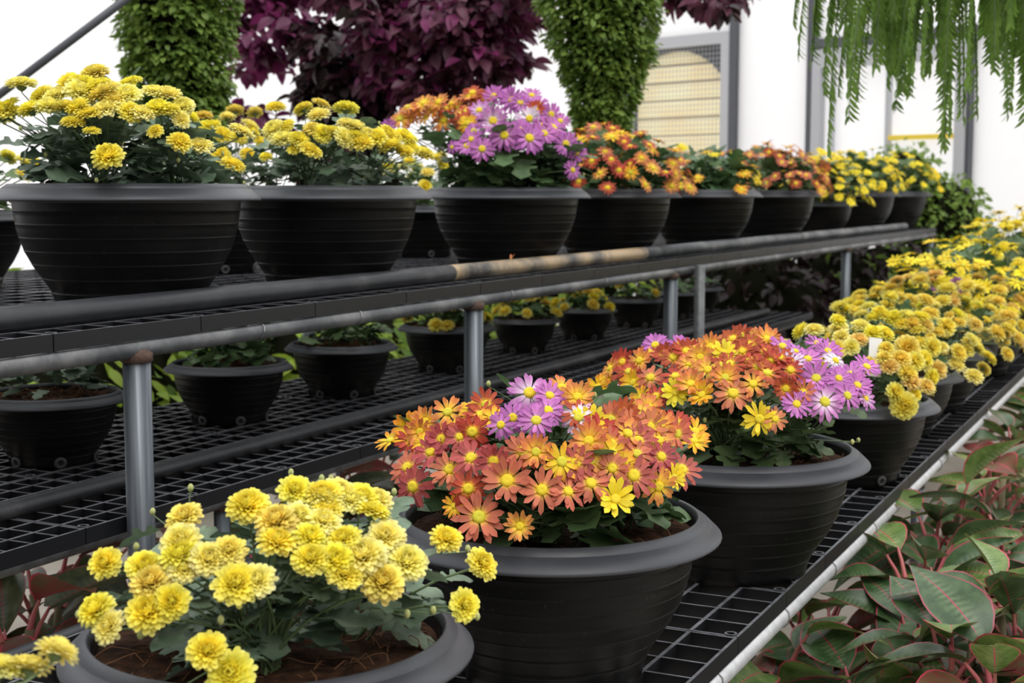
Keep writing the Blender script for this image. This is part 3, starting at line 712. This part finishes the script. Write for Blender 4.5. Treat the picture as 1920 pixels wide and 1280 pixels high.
spec = [(1277, .55, 'rust and orange daisy chrysanthemum in the high bench bowl right of the purple daisies', 95, 'OORRCA', .31, .235, .038, 24, .42),
        (1430, .55, 'mostly green chrysanthemum with scattered yellow and orange daisies on the high bench', 34, 'AYAO', .30, .20, .036, 25, .6),
        (1540, .55, 'dusty orange daisy chrysanthemum, sixth bowl of the high bench', 98, 'CCOORC', .32, .24, .038, 26, .45),
        (1606, .42, 'bright yellow daisy chrysanthemum in a smaller bowl on the high bench', 90, 'Y', .30, .30, .038, 27, .35),
        (1687, .55, 'yellow daisy chrysanthemum with blooms hanging to the rim, next to last on the high bench', 75, 'Y', .33, .27, .038, 28, .35),
        (1747, .55, 'last dark leafy chrysanthemum of the high bench with sparse yellow daisies', 50, 'Y', .35, .27, .038, 29, .3)]
for xr, D, lab, n, codes, rad, hg, sz, sd, up in spec:
    chrysanthemum(on_line(xr, D, X3, Z3), D, lab, (), (n, codes), rad=rad, hgt=hg, size=sz, leafsize=.085, nleaf=260, lod=1, seed=sd, upness=up, camface=.15)
# high bench, back row
BK = '1590,425,f 1840,380,f 1780,430,p 1530,575,p 1740,570,l 1670,495,l 1870,580,l'
BK2 = '265,130,f 430,150,f 160,330,l 400,310,l 380,260,p 370,490,l 40,260,l 480,390,l 290,355,l 150,500,l'
BH = '400,240,l 330,300,l 470,200,l'
chrysanthemum((-2.72, 3.5, Z3+.94*.21), .42, 'back-row bowl of yellow and browned pompoms between the first two big bowls', fl(BK, 0, 120, 4.174) + fl(BK2, 380, 180, 4.364), None, rad=.26, hgt=.30, size=.032,
              leafsize=.065, nleaf=130, lod=1, leafmat='leaf_dusty', seed=31, holes=6, upness=.5)
chrysanthemum((-2.86, 2.62, Z3+.94*.21), .42, 'small drilled bowl in the back row at the very left edge of the high bench', (), (22, 'lp'), rad=.24, hgt=.24, size=.03, leafsize=.065, nleaf=120, lod=1, seed=32, holes=6)
chrysanthemum((-2.72, 4.75, Z3+.94*.21), .42, 'back-row bowl of yellow pompoms showing between the second and third big bowls', (), (22, 'lp'), rad=.22, hgt=.2, size=.03, leafsize=.065, nleaf=120, lod=1, seed=33, holes=6)

# middle bench: small bowls
mid = [(-2.33, 2.40, .34, 'small black bowl of low seedlings and fallen yellow petals, nearest on the middle bench', 0, '', .09, 41, 50),
       (-2.33, 3.05, .34, 'small black drilled bowl of flowerless green chrysanthemum just right of the near steel leg', 0, '', .10, 42, 110),
       (-2.33, 3.60, .34, 'small black drilled bowl of leafy chrysanthemum, third on the middle bench', 0, '', .10, 43, 120),
       (-2.34, 4.28, .34, 'small black bowl with yellow pompoms at its rim left of the second steel leg', 17, 'lgg', .08, 44, 60),
       (-2.35, 4.92, .28, 'small black bowl with yellow pompoms right behind the second steel leg', 12, 'gg', .09, 45, 45),
       (-2.34, 5.48, .28, 'small black bowl with a ring of yellow pompoms, halfway along the middle bench', 13, 'gl', .07, 46, 40),
       (-2.35, 6.10, .28, 'small black bowl with one yellow bloom in front of the third steel leg', 2, 'g', .06, 47, 30),
       (-2.35, 6.62, .28, 'nearly hidden black bowl between the third steel leg and the thin post', 1, 'g', .05, 48, 20),
       (-2.35, 6.98, .28, 'last small black bowl at the far end of the middle bench', 0, '', .05, 49, 20)]
for x, y, D, lab, n, codes, hg, sd, nl in mid:
    fl_ = ()
    chrysanthemum((x, y, Z2+.94*D/2), D, lab, fl_, (n, codes) if n else None, rad=D*.44, hgt=hg, size=.029, leafsize=.05, nleaf=nl, lod=1, seed=sd, holes=6, buds=0, upness=.5, leafmat='leaf_dusty' if sd == 41 else 'leaf')

# white plant tag
tb = MB(); tb.box(-.018, .018, -.0006, .0006, -.06, .035); o = tb.build('plant_tag', simple('white label plastic', (.85, .85, .84), .5), smooth=False)
tp = dome_point(1641, 660, np.array(c4), .24, .2); o.location = tp; o.rotation_euler = (-.2, .15, TH+.3); tag(o, 'small white plastic name tag standing among the golden pompoms', 'plant tag')

# ---- aglaonemas on the floor
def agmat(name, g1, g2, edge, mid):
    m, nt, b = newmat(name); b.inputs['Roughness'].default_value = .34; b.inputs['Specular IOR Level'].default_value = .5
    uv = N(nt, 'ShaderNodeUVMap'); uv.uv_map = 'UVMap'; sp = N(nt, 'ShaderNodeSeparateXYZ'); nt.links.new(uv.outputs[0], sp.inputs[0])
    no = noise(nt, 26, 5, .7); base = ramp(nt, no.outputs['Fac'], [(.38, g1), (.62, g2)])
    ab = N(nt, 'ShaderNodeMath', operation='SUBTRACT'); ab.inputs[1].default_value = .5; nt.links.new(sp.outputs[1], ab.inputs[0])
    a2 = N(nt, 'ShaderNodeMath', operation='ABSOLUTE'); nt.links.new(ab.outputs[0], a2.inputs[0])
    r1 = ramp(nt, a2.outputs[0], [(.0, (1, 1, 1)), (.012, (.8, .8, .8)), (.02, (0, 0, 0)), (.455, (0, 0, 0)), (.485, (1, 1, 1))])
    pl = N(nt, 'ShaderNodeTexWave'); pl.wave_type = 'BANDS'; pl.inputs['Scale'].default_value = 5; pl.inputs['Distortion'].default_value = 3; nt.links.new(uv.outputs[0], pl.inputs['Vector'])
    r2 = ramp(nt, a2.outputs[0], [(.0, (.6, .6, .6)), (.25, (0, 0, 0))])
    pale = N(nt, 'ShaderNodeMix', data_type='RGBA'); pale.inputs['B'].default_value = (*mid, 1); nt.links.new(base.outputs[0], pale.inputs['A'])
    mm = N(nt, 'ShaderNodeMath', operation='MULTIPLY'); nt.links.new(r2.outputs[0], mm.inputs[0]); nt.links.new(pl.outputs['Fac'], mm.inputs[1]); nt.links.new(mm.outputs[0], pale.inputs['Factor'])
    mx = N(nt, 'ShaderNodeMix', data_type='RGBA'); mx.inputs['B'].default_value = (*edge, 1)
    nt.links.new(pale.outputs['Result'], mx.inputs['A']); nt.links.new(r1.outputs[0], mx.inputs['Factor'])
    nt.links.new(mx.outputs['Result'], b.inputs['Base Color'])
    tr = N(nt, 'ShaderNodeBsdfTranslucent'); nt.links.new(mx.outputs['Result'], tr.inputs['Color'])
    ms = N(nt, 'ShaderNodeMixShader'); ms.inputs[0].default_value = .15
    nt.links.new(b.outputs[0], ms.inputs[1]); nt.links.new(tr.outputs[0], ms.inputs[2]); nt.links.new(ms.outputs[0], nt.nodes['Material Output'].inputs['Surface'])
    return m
M['ag'] = agmat('aglaonema leaf', (.028, .070, .022), (.075, .14, .05), (.42, .06, .10), (.20, .28, .14))
M['ag_light'] = agmat('young aglaonema leaf', (.08, .16, .03), (.19, .28, .08), (.60, .08, .12), (.40, .45, .22))
M['ag_red'] = agmat('reddened aglaonema leaf', (.22, .04, .04), (.12, .10, .04), (.60, .06, .10), (.35, .10, .10))
M['ag_dark'] = agmat('dark aglaonema leaf', (.03, .05, .02), (.09, .10, .04), (.22, .05, .05), (.14, .14, .07))  # darker leaf colour, used under the middle bench
M['petiole'] = simple('pink petiole', (.62, .13, .17), .45, nscale=30, c2=(.45, .16, .12))
M['cane'] = simple('aglaonema cane', (.20, .17, .09), .7)
M['greypot'] = simple('dusty grey pot', (.20, .19, .18), .7, nscale=8)
def big_leaf(w, droop, fold, wave):
    V = []; UV = []; seg = 9
    for i in range(seg+1):
        t = i/seg; ww = w*(math.sin(PI*min(1, t**.80*.97+.02))**.95)*(1.12 if t < .6 else 1.12-.12*(t-.6)/.4)
        for q in (-1, -.55, 0, .55, 1):
            V.append((t - .05*abs(q)*(1-t), q*ww, fold*abs(q)*ww*1.6 - droop*t*t + wave*math.sin(t*7+q)*abs(q)*.022)); UV.append((t, .5+q/2))
    Fc = [(i*5+j, i*5+j+1, (i+1)*5+j+1, (i+1)*5+j) for i in range(seg) for j in range(4)]
    return np.array(V), Fc, np.array(UV)
BL = [big_leaf(.25, .25, .25, 1), big_leaf(.27, .45, .15, 1.3), big_leaf(.22, .12, .45, .8), big_leaf(.25, .6, .2, 1)]
def aglaonema(x, y, ztop, label, n=18, L=.16, mats=('ag', 'ag_light', 'ag_red'), w=(.80, .13, .07), group='red-edged aglaonemas on the floor', seed=0, R=.10, potm='greypot', spreadup=1.):
    rng.seed(900+seed)
    root = empty('potted_aglaonema', (x, y, 0)); tag(root, label, 'potted plant', group)
    b = MB(); b.lathe([(.001, .004), (R*.72, .0), (R*.80, R*.6), (R*.95, R*1.55), (R*1.08, R*1.56), (R*1.08, R*1.75), (R*.98, R*1.75), (R*.92, R*1.5)], 28)
    b.lathe([(R*.94, R*1.56), (R*.5, R*1.6), (.001, R*1.62)], 20, 1); b.build('pot', [M[potm], M['soil']], root)
    fb = MB(); sb = MB(); zb = R*1.6
    k_st = 3; tops = []
    for k in range(k_st):
        a = 2*PI*k/k_st + rng.random(); off = np.array([math.cos(a), math.sin(a), 0])*rng.uniform(.02, .07)
        tops.append((off, ztop - rng.uniform(0, .10)*(k > 0)))
        sb.tube([(off[0]*.4, off[1]*.4, zb), (off[0]*.7, off[1]*.7, (zb+tops[-1][1])/2), (off[0], off[1], tops[-1][1]-.05)], .009, 7, 1)
    for i in range(n):
        off, zt_ = tops[i % k_st]; u = (i//k_st)/max(1, n//k_st-1)      # 0 top leaf, 1 lowest
        a = i*2.4 + rng.uniform(-.3, .3); el = math.radians(68 - 70*u) + rng.uniform(-.15, .15)
        p0 = off + np.array([0, 0, zt_ - .05 - .24*u]); d = np.array([math.cos(a)*math.cos(el), math.sin(a)*math.cos(el), math.sin(el)])
        pl = L*rng.uniform(.35, .6); p1 = p0 + d*pl
        sb.tube([p0, p0 + d*pl*.5 + np.array([0, 0, .006]), p1], [.006, .0045, .003], 6, 0, False)
        d2 = d*np.array([1.2, 1.2, .8]) + np.array([0, 0, -.40 - .30*u]); mi = rng.choices(range(len(mats)), w)[0]
        if u < .15 and len(mats) > 1 and rng.random() < .5: mi = 1
        place_leaf(fb, rng.choice(BL), p1, d2, L*rng.uniform(.85, 1.25), rng.uniform(-.5, .5), mi)
    fb.build('foliage', [M[m_] for m_ in mats], root); sb.build('stem', [M['petiole'], M['cane']], root)
    return root
AG = [(1777, 985, 0.8, 'red-stemmed aglaonema with its upright young leaves touching the bright steel pipe'),
      (1655, 1080, 0.86, 'aglaonema with glossy green pink-edged leaves just right of the bench pipe'),
      (1790, 1215, 0.84, 'aglaonema with bright lime young leaves low in the photo, right of centre of the clump'),
      (1515, 1175, 1.0, 'shaded aglaonema with a bare cane under the edge of the low bench'),
      (1600, 1275, 0.95, 'aglaonema with broad dark leaves at the bottom edge below the bench pipe'),
      (1900, 1150, 0.8, 'aglaonema with crimson leaves cut by the right edge of the photo, low down'),
      (1890, 1010, 0.8, 'aglaonema with pale pink stems at the right edge, level with the pipe coupling'),
      (1868, 905, 0.82, 'aglaonema with several upright red stalks behind the pipe coupling'),
      (1800, 880, 0.88, 'small dark aglaonema tucked against the low bench behind the pipe coupling'),
      (1905, 830, 0.84, 'aglaonema with reddish leaves at the right edge behind the upright red stalks'),
      (1850, 790, 0.88, 'far dark aglaonema beside the low bench pipe'),
      (1910, 745, 0.88, 'farthest dark aglaonema at the right edge beside the low bench'),
      (1905, 1262, 0.84, 'aglaonema whose green and pink leaves fill the bottom right corner'),
      (1440, 1262, 1.0, 'dark aglaonema at the bottom edge half hidden under the low bench'),
      (1915, 705, .84, 'dark aglaonema at the right edge level with the golden pompoms'),
      (1850, 752, .90, 'low dark aglaonema against the bench pipe among the farthest floor plants'),
      (1918, 790, .90, 'dark aglaonema at the right edge just above the reddish one'),
      (1720, 1165, 0.92, 'middle aglaonema of the clump with long leaves arching down to the bottom')]
for i, (px, py, d, lab) in enumerate(AG):
    p = at_z(px, py, H-d)
    if p[0] < -.54: p[0] = -.54 if p[2] > .3 else p[0]
    aglaonema(p[0], p[1], p[2]+.07, lab, n=27, L=.155 if i not in (0, 1, 2) else .165, seed=i)
# under the benches
UN = [(360, 1015, 2.9, .145), (75, 930, 3.2, .10), (480, 965, 3.3, .12), (590, 905, 3.9, .12), (680, 885, 4.4, .12), (230, 960, 3.7, .11), (10, 985, 2.8, .12)]
UL = ['dark-leaved aglaonema in a dusty grey pot on the floor behind the near steel leg', 'dark-leaved aglaonema hanging low at the left edge under the middle bench', 'dark aglaonema on the floor above the highest yellow pompoms',
      'dark reddish aglaonema on the floor left of the coral daisies', 'farthest dark aglaonema under the middle bench next to the coral daisies', 'dark aglaonema with one orange leaf under the middle bench, left of the near leg', 'dark red aglaonema at the left edge on the concrete floor']
for i, (px, py, d, R_) in enumerate(UN):
    p = at_depth(px, py, d); x, y = p[0], p[1]
    if x > -1.85: x = -1.95
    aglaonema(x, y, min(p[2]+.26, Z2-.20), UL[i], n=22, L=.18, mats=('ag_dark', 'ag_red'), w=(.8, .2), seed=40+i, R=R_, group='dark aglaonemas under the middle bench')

# ---- foliage masses
M['vine'] = leafy('small green leaf', (.30, .44, .08), (.10, .18, .035), .5, .4, .0, nscale=14)
M['vine_core'] = simple('painted foliage shade', (.012, .013, .007), .95, spec=.05)  # near-black solid core, shade inside the foliage put into its colour
M['purple'] = leafy('purple leaf', (.17, .045, .085), (.055, .02, .034), .5, .3, .0, nscale=4)
M['magenta_leaf'] = leafy('magenta leaf', (.24, .025, .13), (.10, .018, .055), .5, .35, .0, nscale=4)
M['lime'] = leafy('lime fern leaf', (.42, .55, .06), (.20, .32, .04), .5, .35, .0, nscale=5)
M['fern'] = leafy('fern leaf', (.24, .40, .08), (.11, .21, .035), .5, .5, .0, nscale=8)
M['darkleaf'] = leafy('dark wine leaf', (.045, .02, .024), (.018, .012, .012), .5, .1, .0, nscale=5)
M['bark'] = simple('bark', (.06, .045, .035), .9, nscale=20)
SL = simple_leaf(.34, 3, .3, .1); NL = simple_leaf(.22, 4, .25, .1); FL = simple_leaf(.165, 3, .4, .1); PALM = simple_leaf(.30, 4, .35, .2)
def column(px, prof, d, label, n, zlo, zhi, seed, name='trailing_vine'):
    """prof: (photo y, half width px, centre px)"""
    rng.seed(seed); c = at_depth(px, 365, d); rs = []
    for y, hw, cx in prof:
        p = at_depth(cx, y, d); rs.append((p[2], hw*d/F, (cx-px)*d/F))
    rs.sort(); zs = [r[0] for r in rs]; root = empty(name, (c[0], c[1], zlo)); tag(root, label, 'hanging plant', 'green vine columns')
    def rad(z): return float(np.interp(z, zs, [r[1] for r in rs])), float(np.interp(z, zs, [r[2] for r in rs]))
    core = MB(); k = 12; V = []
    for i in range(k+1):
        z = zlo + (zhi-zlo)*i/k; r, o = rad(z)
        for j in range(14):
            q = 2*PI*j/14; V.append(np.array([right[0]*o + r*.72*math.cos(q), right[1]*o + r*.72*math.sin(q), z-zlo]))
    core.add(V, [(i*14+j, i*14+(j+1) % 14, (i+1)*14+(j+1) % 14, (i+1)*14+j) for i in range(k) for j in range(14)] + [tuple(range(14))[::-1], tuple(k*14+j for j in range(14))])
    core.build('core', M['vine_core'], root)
    b = MB()
    for _ in range(n):
        z = rng.uniform(zlo, zhi); r, o = rad(z); q = rng.random()*2*PI; rr = r*rng.uniform(.72, 1.04)*(1+.07*math.sin(z*38+q*3)) + .02*rng.random()**2
        p = np.array([right[0]*o + rr*math.cos(q), right[1]*o + rr*math.sin(q), z-zlo])
        place_leaf(b, SL, p, (math.cos(q)+rng.uniform(-.7, .7), math.sin(q)+rng.uniform(-.7, .7), rng.uniform(-.9, .3)), rng.uniform(.022, .042), rng.uniform(-.6, .6))
    b.build('foliage', M['vine'], root)
    return root
column(335, [(-240, 120, 350), (0, 100, 342), (100, 92, 338), (200, 76, 342), (300, 56, 352), (420, 34, 360)], 5.6, 'dense green vine column narrowing downward above the left yellow pompoms', 10500, at_depth(335, 430, 5.6)[2], at_depth(335, -120, 5.6)[2], 50)
column(1125, [(-240, 120, 1120), (0, 108, 1125), (90, 90, 1128), (160, 62, 1132), (240, 42, 1128), (400, 34, 1128)], 6.2, 'dense green vine column narrowing downward left of the exhaust fan', 10500, at_depth(1125, 410, 6.2)[2], at_depth(1125, -120, 6.2)[2], 51)

def shrub(name, label, blobs, base, n, leaf, size, mat, seed, cat='shrub', group=None, trunk=True, core=.0, coremat='vine_core', fill=.45):
    """blobs: (centre, (rx, ry, rz)) with their share of the leaves"""
    rng.seed(seed); root = empty(name, (base[0], base[1], 0)); tag(root, label, cat, group)
    b = MB(); tb_ = MB(); vols = [r[0]*r[1]*r[2] for _, r in blobs]; bc = np.array([base[0], base[1], 0])
    for _ in range(n):
        c, r = rng.choices(blobs, [v**.67 for v in vols])[0]
        v = np.array([rng.gauss(0, 1) for _ in range(3)]); v /= np.linalg.norm(v); k = rng.uniform(fill, 1.05)
        p = np.array(c) + v*np.array(r)*k - bc
        if p[2] < .03: continue
        place_leaf(b, leaf, p, (v[0]+rng.uniform(-.8, .8), v[1]+rng.uniform(-.8, .8), rng.uniform(-1.0, .5)), size*rng.uniform(.6, 1.2), rng.uniform(-.8, .8), 0 if len(mat) == 1 or rng.random() < .75 else 1)
    b.build('foliage', [M[m_] for m_ in mat], root)
    if trunk:
        top = np.array(blobs[0][0]) - bc
        for c, r in blobs:
            q = np.array(c) - bc; tb_.tube([(0, 0, 0), (q[0]*.2, q[1]*.2, q[2]*.4), (q[0]*.7, q[1]*.7, q[2]*.8), q], [.02, .017, .011, .005], 7)
            for _ in range(10):
                v = np.array([rng.gauss(0, 1) for _ in range(3)]); v /= np.linalg.norm(v); e = q + v*np.array(r)*.85
                tb_.tube([q*.96, (q+e)/2 + (0, 0, .01), e], [.005, .003, .0015], 4, 0, False)
        tb_.build('trunk', M['bark'], root)
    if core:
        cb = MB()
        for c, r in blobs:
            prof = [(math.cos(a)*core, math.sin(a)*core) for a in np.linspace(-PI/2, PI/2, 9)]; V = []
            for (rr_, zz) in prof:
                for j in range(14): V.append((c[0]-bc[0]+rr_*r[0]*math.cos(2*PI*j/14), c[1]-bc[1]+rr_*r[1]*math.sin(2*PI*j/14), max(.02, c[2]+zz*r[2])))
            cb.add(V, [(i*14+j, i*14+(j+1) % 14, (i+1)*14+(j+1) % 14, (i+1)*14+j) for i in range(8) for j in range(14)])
        cb.build('shade_core', M[coremat], root)  # solid dark body standing in for the shade inside the bush
    return root
def blob(px, py, d, rpx, rpy, depth=.3): return (tuple(at_depth(px, py, d)), (rpx*d/F, depth, rpy*d/F))
def blobs_at(lst, d, th=.2): return [blob(x, y, d + rng.uniform(-.25, .25), a, b_, th) for x, y, a, b_ in lst]
rng.seed(60)
b1 = blobs_at([(640, 110, 60, 50), (610, 170, 50, 55), (675, 190, 50, 60), (600, 70, 34, 40), (650, 265, 60, 60), (620, 330, 50, 60), (700, 120, 30, 50)], 7.9, .22)
shrub('purple_leaf_shrub', 'blackish purple leafy shrub behind the yellow pompoms, left of the grey post', b1, at_depth(645, 365, 7.9), 2500, PALM, .10, ('darkleaf', 'purple'), 60, group='purple-leaved shrubs', fill=.15, trunk=False)
b2 = blobs_at([(850, 40, 70, 60), (780, 50, 60, 60), (720, 70, 50, 50), (740, 150, 50, 55), (925, 60, 50, 55), (900, 120, 60, 40), (830, 115, 60, 40), (960, 110, 24, 25), (800, 170, 34, 24), (900, 165, 30, 22), (880, -40, 110, 50), (770, -30, 80, 50), (960, 10, 40, 60), (710, 10, 50, 50)], 7.6, .25)
shrub('purple_leaf_shrub', 'largest wine purple leafy shrub, high above the purple daisies', b2, at_depth(770, 365, 7.9), 3100, PALM, .10, ('purple', 'magenta_leaf'), 61, group='purple-leaved shrubs', fill=.1, trunk=False)
b3 = blobs_at([(500, 10, 55, 45), (540, 50, 45, 40), (480, 90, 30, 38), (515, 110, 24, 22), (560, -30, 80, 50), (440, 45, 22, 50), (450, 215, 40, 32), (500, 235, 26, 20), (460, 130, 20, 20)], 8.2, .15)
shrub('purple_leaf_shrub', 'loose magenta purple shrub beside the left green vine column', b3, at_depth(470, 365, 8.2), 900, PALM, .10, ('magenta_leaf', 'purple'), 62, group='purple-leaved shrubs', fill=.05, trunk=False)
b4 = blobs_at([(1300, -10, 40, 26), (1345, 8, 36, 20), (1380, -8, 24, 16), (1290, -30, 60, 30), (1000, -30, 80, 34), (650, -10, 70, 30)], 7.2, .15)
shrub('purple_leaf_shrub', 'few purple leaf sprays hanging into the top edge above the exhaust fan', b4, at_depth(1100, 365, 7.9), 420, PALM, .10, ('purple', 'darkleaf'), 63, group='purple-leaved shrubs', fill=.1, trunk=False)

es = at_depth(1768, 420, 10.9)
shrub('round_shrub', 'round small-leaved green shrub at the far end of the high bench', [(tuple(es), (.34, .34, .40)), ((es[0]-.28, es[1]-.1, es[2]+.22), (.3, .3, .42)), ((es[0], es[1], es[2]-.5), (.34, .34, .5))], es, 6000, SL, .055, ('vine',), 64, trunk=True, core=.8)
# dark plants under and behind the benches
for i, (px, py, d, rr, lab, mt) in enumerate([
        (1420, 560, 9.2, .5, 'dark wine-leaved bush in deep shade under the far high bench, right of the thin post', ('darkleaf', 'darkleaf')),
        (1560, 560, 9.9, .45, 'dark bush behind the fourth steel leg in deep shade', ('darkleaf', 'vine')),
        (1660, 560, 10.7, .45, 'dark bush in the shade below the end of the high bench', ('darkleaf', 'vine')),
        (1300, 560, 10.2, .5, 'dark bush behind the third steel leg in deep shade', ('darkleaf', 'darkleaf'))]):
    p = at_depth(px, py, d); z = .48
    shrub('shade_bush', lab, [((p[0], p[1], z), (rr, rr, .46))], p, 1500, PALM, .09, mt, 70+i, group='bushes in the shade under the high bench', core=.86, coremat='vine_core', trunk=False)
for i, (px, py, d, rx, rz, lab) in enumerate([(170, 720, 5.6, .55, .5, 'bright lime green ferny bush seen past the seedling bowl, behind the middle bench'),
                                     (600, 640, 7.6, .6, .45, 'lime green bush behind the small leafy bowls of the middle bench'),
                                     (1000, 520, 9.0, .8, .42, 'yellow-green bush far behind the second steel leg')]):
    p = at_depth(px, py, d)
    shrub('lime_bush', lab, [((p[0], p[1], max(p[2], .4)), (rx, rx, rz)), ((p[0]-.5, p[1]-.5, .3), (rx, rx, .35))], p, 2200, NL, .10, ('lime', 'fern'), 80+i, group='lime green bushes behind the benches', trunk=False, core=.7)

# ---- hanging ferns, top right
def fern(px, d, label, nfr, seed, zc, spread=1., Lr=(.5, .8)):
    rng.seed(seed); c = at_depth(px, 0, d); c[2] = zc
    root = empty('hanging_fern', tuple(c)); tag(root, label, 'hanging plant', 'ferns hanging at the top right')
    b = MB(); b.lathe([(.001, -.16), (.08, -.16), (.13, -.02), (.14, 0), (.13, .0), (.12, -.02), (.001, -.03)], 24)
    for k in range(3): a = 2*PI*k/3; b.tube([(.13*math.cos(a), .13*math.sin(a), 0), (0, 0, .45)], .002, 4)
    b.build('basket', M['pot'], root)
    fb = MB()
    for k in range(nfr):
        a = 2*PI*k/nfr + rng.uniform(-.3, .3); L = rng.uniform(*Lr); out = rng.uniform(.16, .34)*spread; P = []
        sg = 26; rise = rng.uniform(.03, .12)
        for i in range(sg+1):
            t = i/sg; P.append(np.array([math.cos(a), math.sin(a), 0])*(.08 + out*(1-math.exp(-3.2*t))) + np.array([0, 0, rise*math.sin(min(1, t*3)*PI*.5)*2 - L*max(0, t-.12)**1.15]))
        P = np.array(P); fb.tube(P[::2], .0018, 4, 1, False)
        tw = rng.uniform(-1.3, 1.3)
        for i in range(3, sg*2):
            t = i/(sg*2); p = P[0]*0 + np.array([np.interp(t, np.linspace(0, 1, sg+1), P[:, j]) for j in range(3)])
            q = np.array([np.interp(min(1, t+.03), np.linspace(0, 1, sg+1), P[:, j]) for j in range(3)]); T = q-p; T /= np.linalg.norm(T)+1e-9
            o_ = np.array([-math.sin(a+tw*t), math.cos(a+tw*t), 0])
            for s_ in (-1, 1):
                place_leaf(fb, FL, p, o_*s_*.7 + T*.9 + np.array([0, 0, -.35]), .050*(1-.3*t)*rng.uniform(.7, 1.15), rng.uniform(-.6, .6)*s_, 0, up=(math.cos(a), math.sin(a), .2))
    fb.build('fronds', [M['fern'], M['stem']], root)
zc = at_depth(1700, -120, 4.3)[2]
fern(1688, 4.4, 'left hanging fern whose long green fronds droop in front of the white door', 34, 90, zc+.02, .85, (.42, .92))
fern(1790, 4.3, 'middle hanging fern with the densest green fronds in the top right corner', 40, 92, zc+.05, 1.0, (.42, .88))
fern(1925, 4.1, 'right hanging fern with sparse drooping frond tips at the right edge', 24, 91, zc+.06, 1.0, (.42, .92))

# ---- pipes and post of the house
b = MB(); p0, p1 = at_depth(-260, 372, 5.2), at_depth(420, -140, 5.2); b.tube([p0, (p0+p1)/2, p1], .0155, 12); tag(b.build('trim_5', M['frame_dark']), kind='structure')
p = at_depth(826, 160, 8.2); b = MB(); b.tube([(p[0], p[1], 0), (p[0], p[1], 2), (p[0], p[1], 4.4)], .022, 12); tag(b.build('trim_6', M['frame_light']), kind='structure')

# ------------------------------------------------------------------ light, sky, camera
w = bpy.data.worlds.new('overcast'); bpy.context.scene.world = w; w.use_nodes = True; nt = w.node_tree
bg = nt.nodes['Background']; tc = N(nt, 'ShaderNodeTexCoord'); sp = N(nt, 'ShaderNodeSeparateXYZ'); nt.links.new(tc.outputs['Generated'], sp.inputs[0])
r = ramp(nt, sp.outputs[2], [(0, (.70, .68, .66)), (.03, (.92, .94, .97)), (.35, (.96, .97, 1.0)), (1, (1, 1, 1))])
dt = N(nt, 'ShaderNodeVectorMath', operation='DOT_PRODUCT'); dt.inputs[1].default_value = (float(fwd[0]), float(fwd[1]), 0); nt.links.new(tc.outputs['Generated'], dt.inputs[0])
r2 = ramp(nt, dt.outputs['Value'], [(0, (.55, .55, .55)), (1, (1, 1, 1))]); r2.color_ramp.elements[0].color = (.12, .12, .13, 1)  # sky behind the camera dimmed to cut fill and deepen contrast
mr = N(nt, 'ShaderNodeMapRange'); mr.inputs['From Min'].default_value = -.8; mr.inputs['From Max'].default_value = .5; nt.links.new(dt.outputs['Value'], mr.inputs['Value']); nt.links.new(mr.outputs[0], r2.inputs[0])
mu = N(nt, 'ShaderNodeMix', data_type='RGBA', blend_type='MULTIPLY'); mu.inputs['Factor'].default_value = 1; nt.links.new(r.outputs[0], mu.inputs['A']); nt.links.new(r2.outputs[0], mu.inputs['B'])
nt.links.new(mu.outputs['Result'], bg.inputs['Color']); bg.inputs['Strength'].default_value = 1.5
sun = bpy.data.lights.new('soft_daylight', 'SUN'); sun.energy = 1.6; sun.angle = math.radians(45); sun.color = (1, .98, .95)
so = bpy.data.objects.new('soft_daylight', sun); C.objects.link(so); so.rotation_euler = (math.radians(32), math.radians(12), math.radians(30))

cam = bpy.data.cameras.new('camera'); co = bpy.data.objects.new('camera', cam); C.objects.link(co)
cam.sensor_width = 36; cam.lens = F/1920*36; cam.clip_start = .05; cam.clip_end = 200
co.location = (0, 0, H); co.rotation_euler = (PI/2-PH, 0, TH)
cam.dof.use_dof = True; cam.dof.focus_distance = 2.15; cam.dof.aperture_fstop = 8.0
sc = bpy.context.scene; sc.camera = co
sc.view_settings.view_transform = 'Standard'; sc.view_settings.look = 'None'; sc.view_settings.gamma = 1; sc.view_settings.exposure = .50
sc.view_settings.use_curve_mapping = False
sc.cycles.use_denoising = True; sc.cycles.max_bounces = 8; sc.cycles.transparent_max_bounces = 4
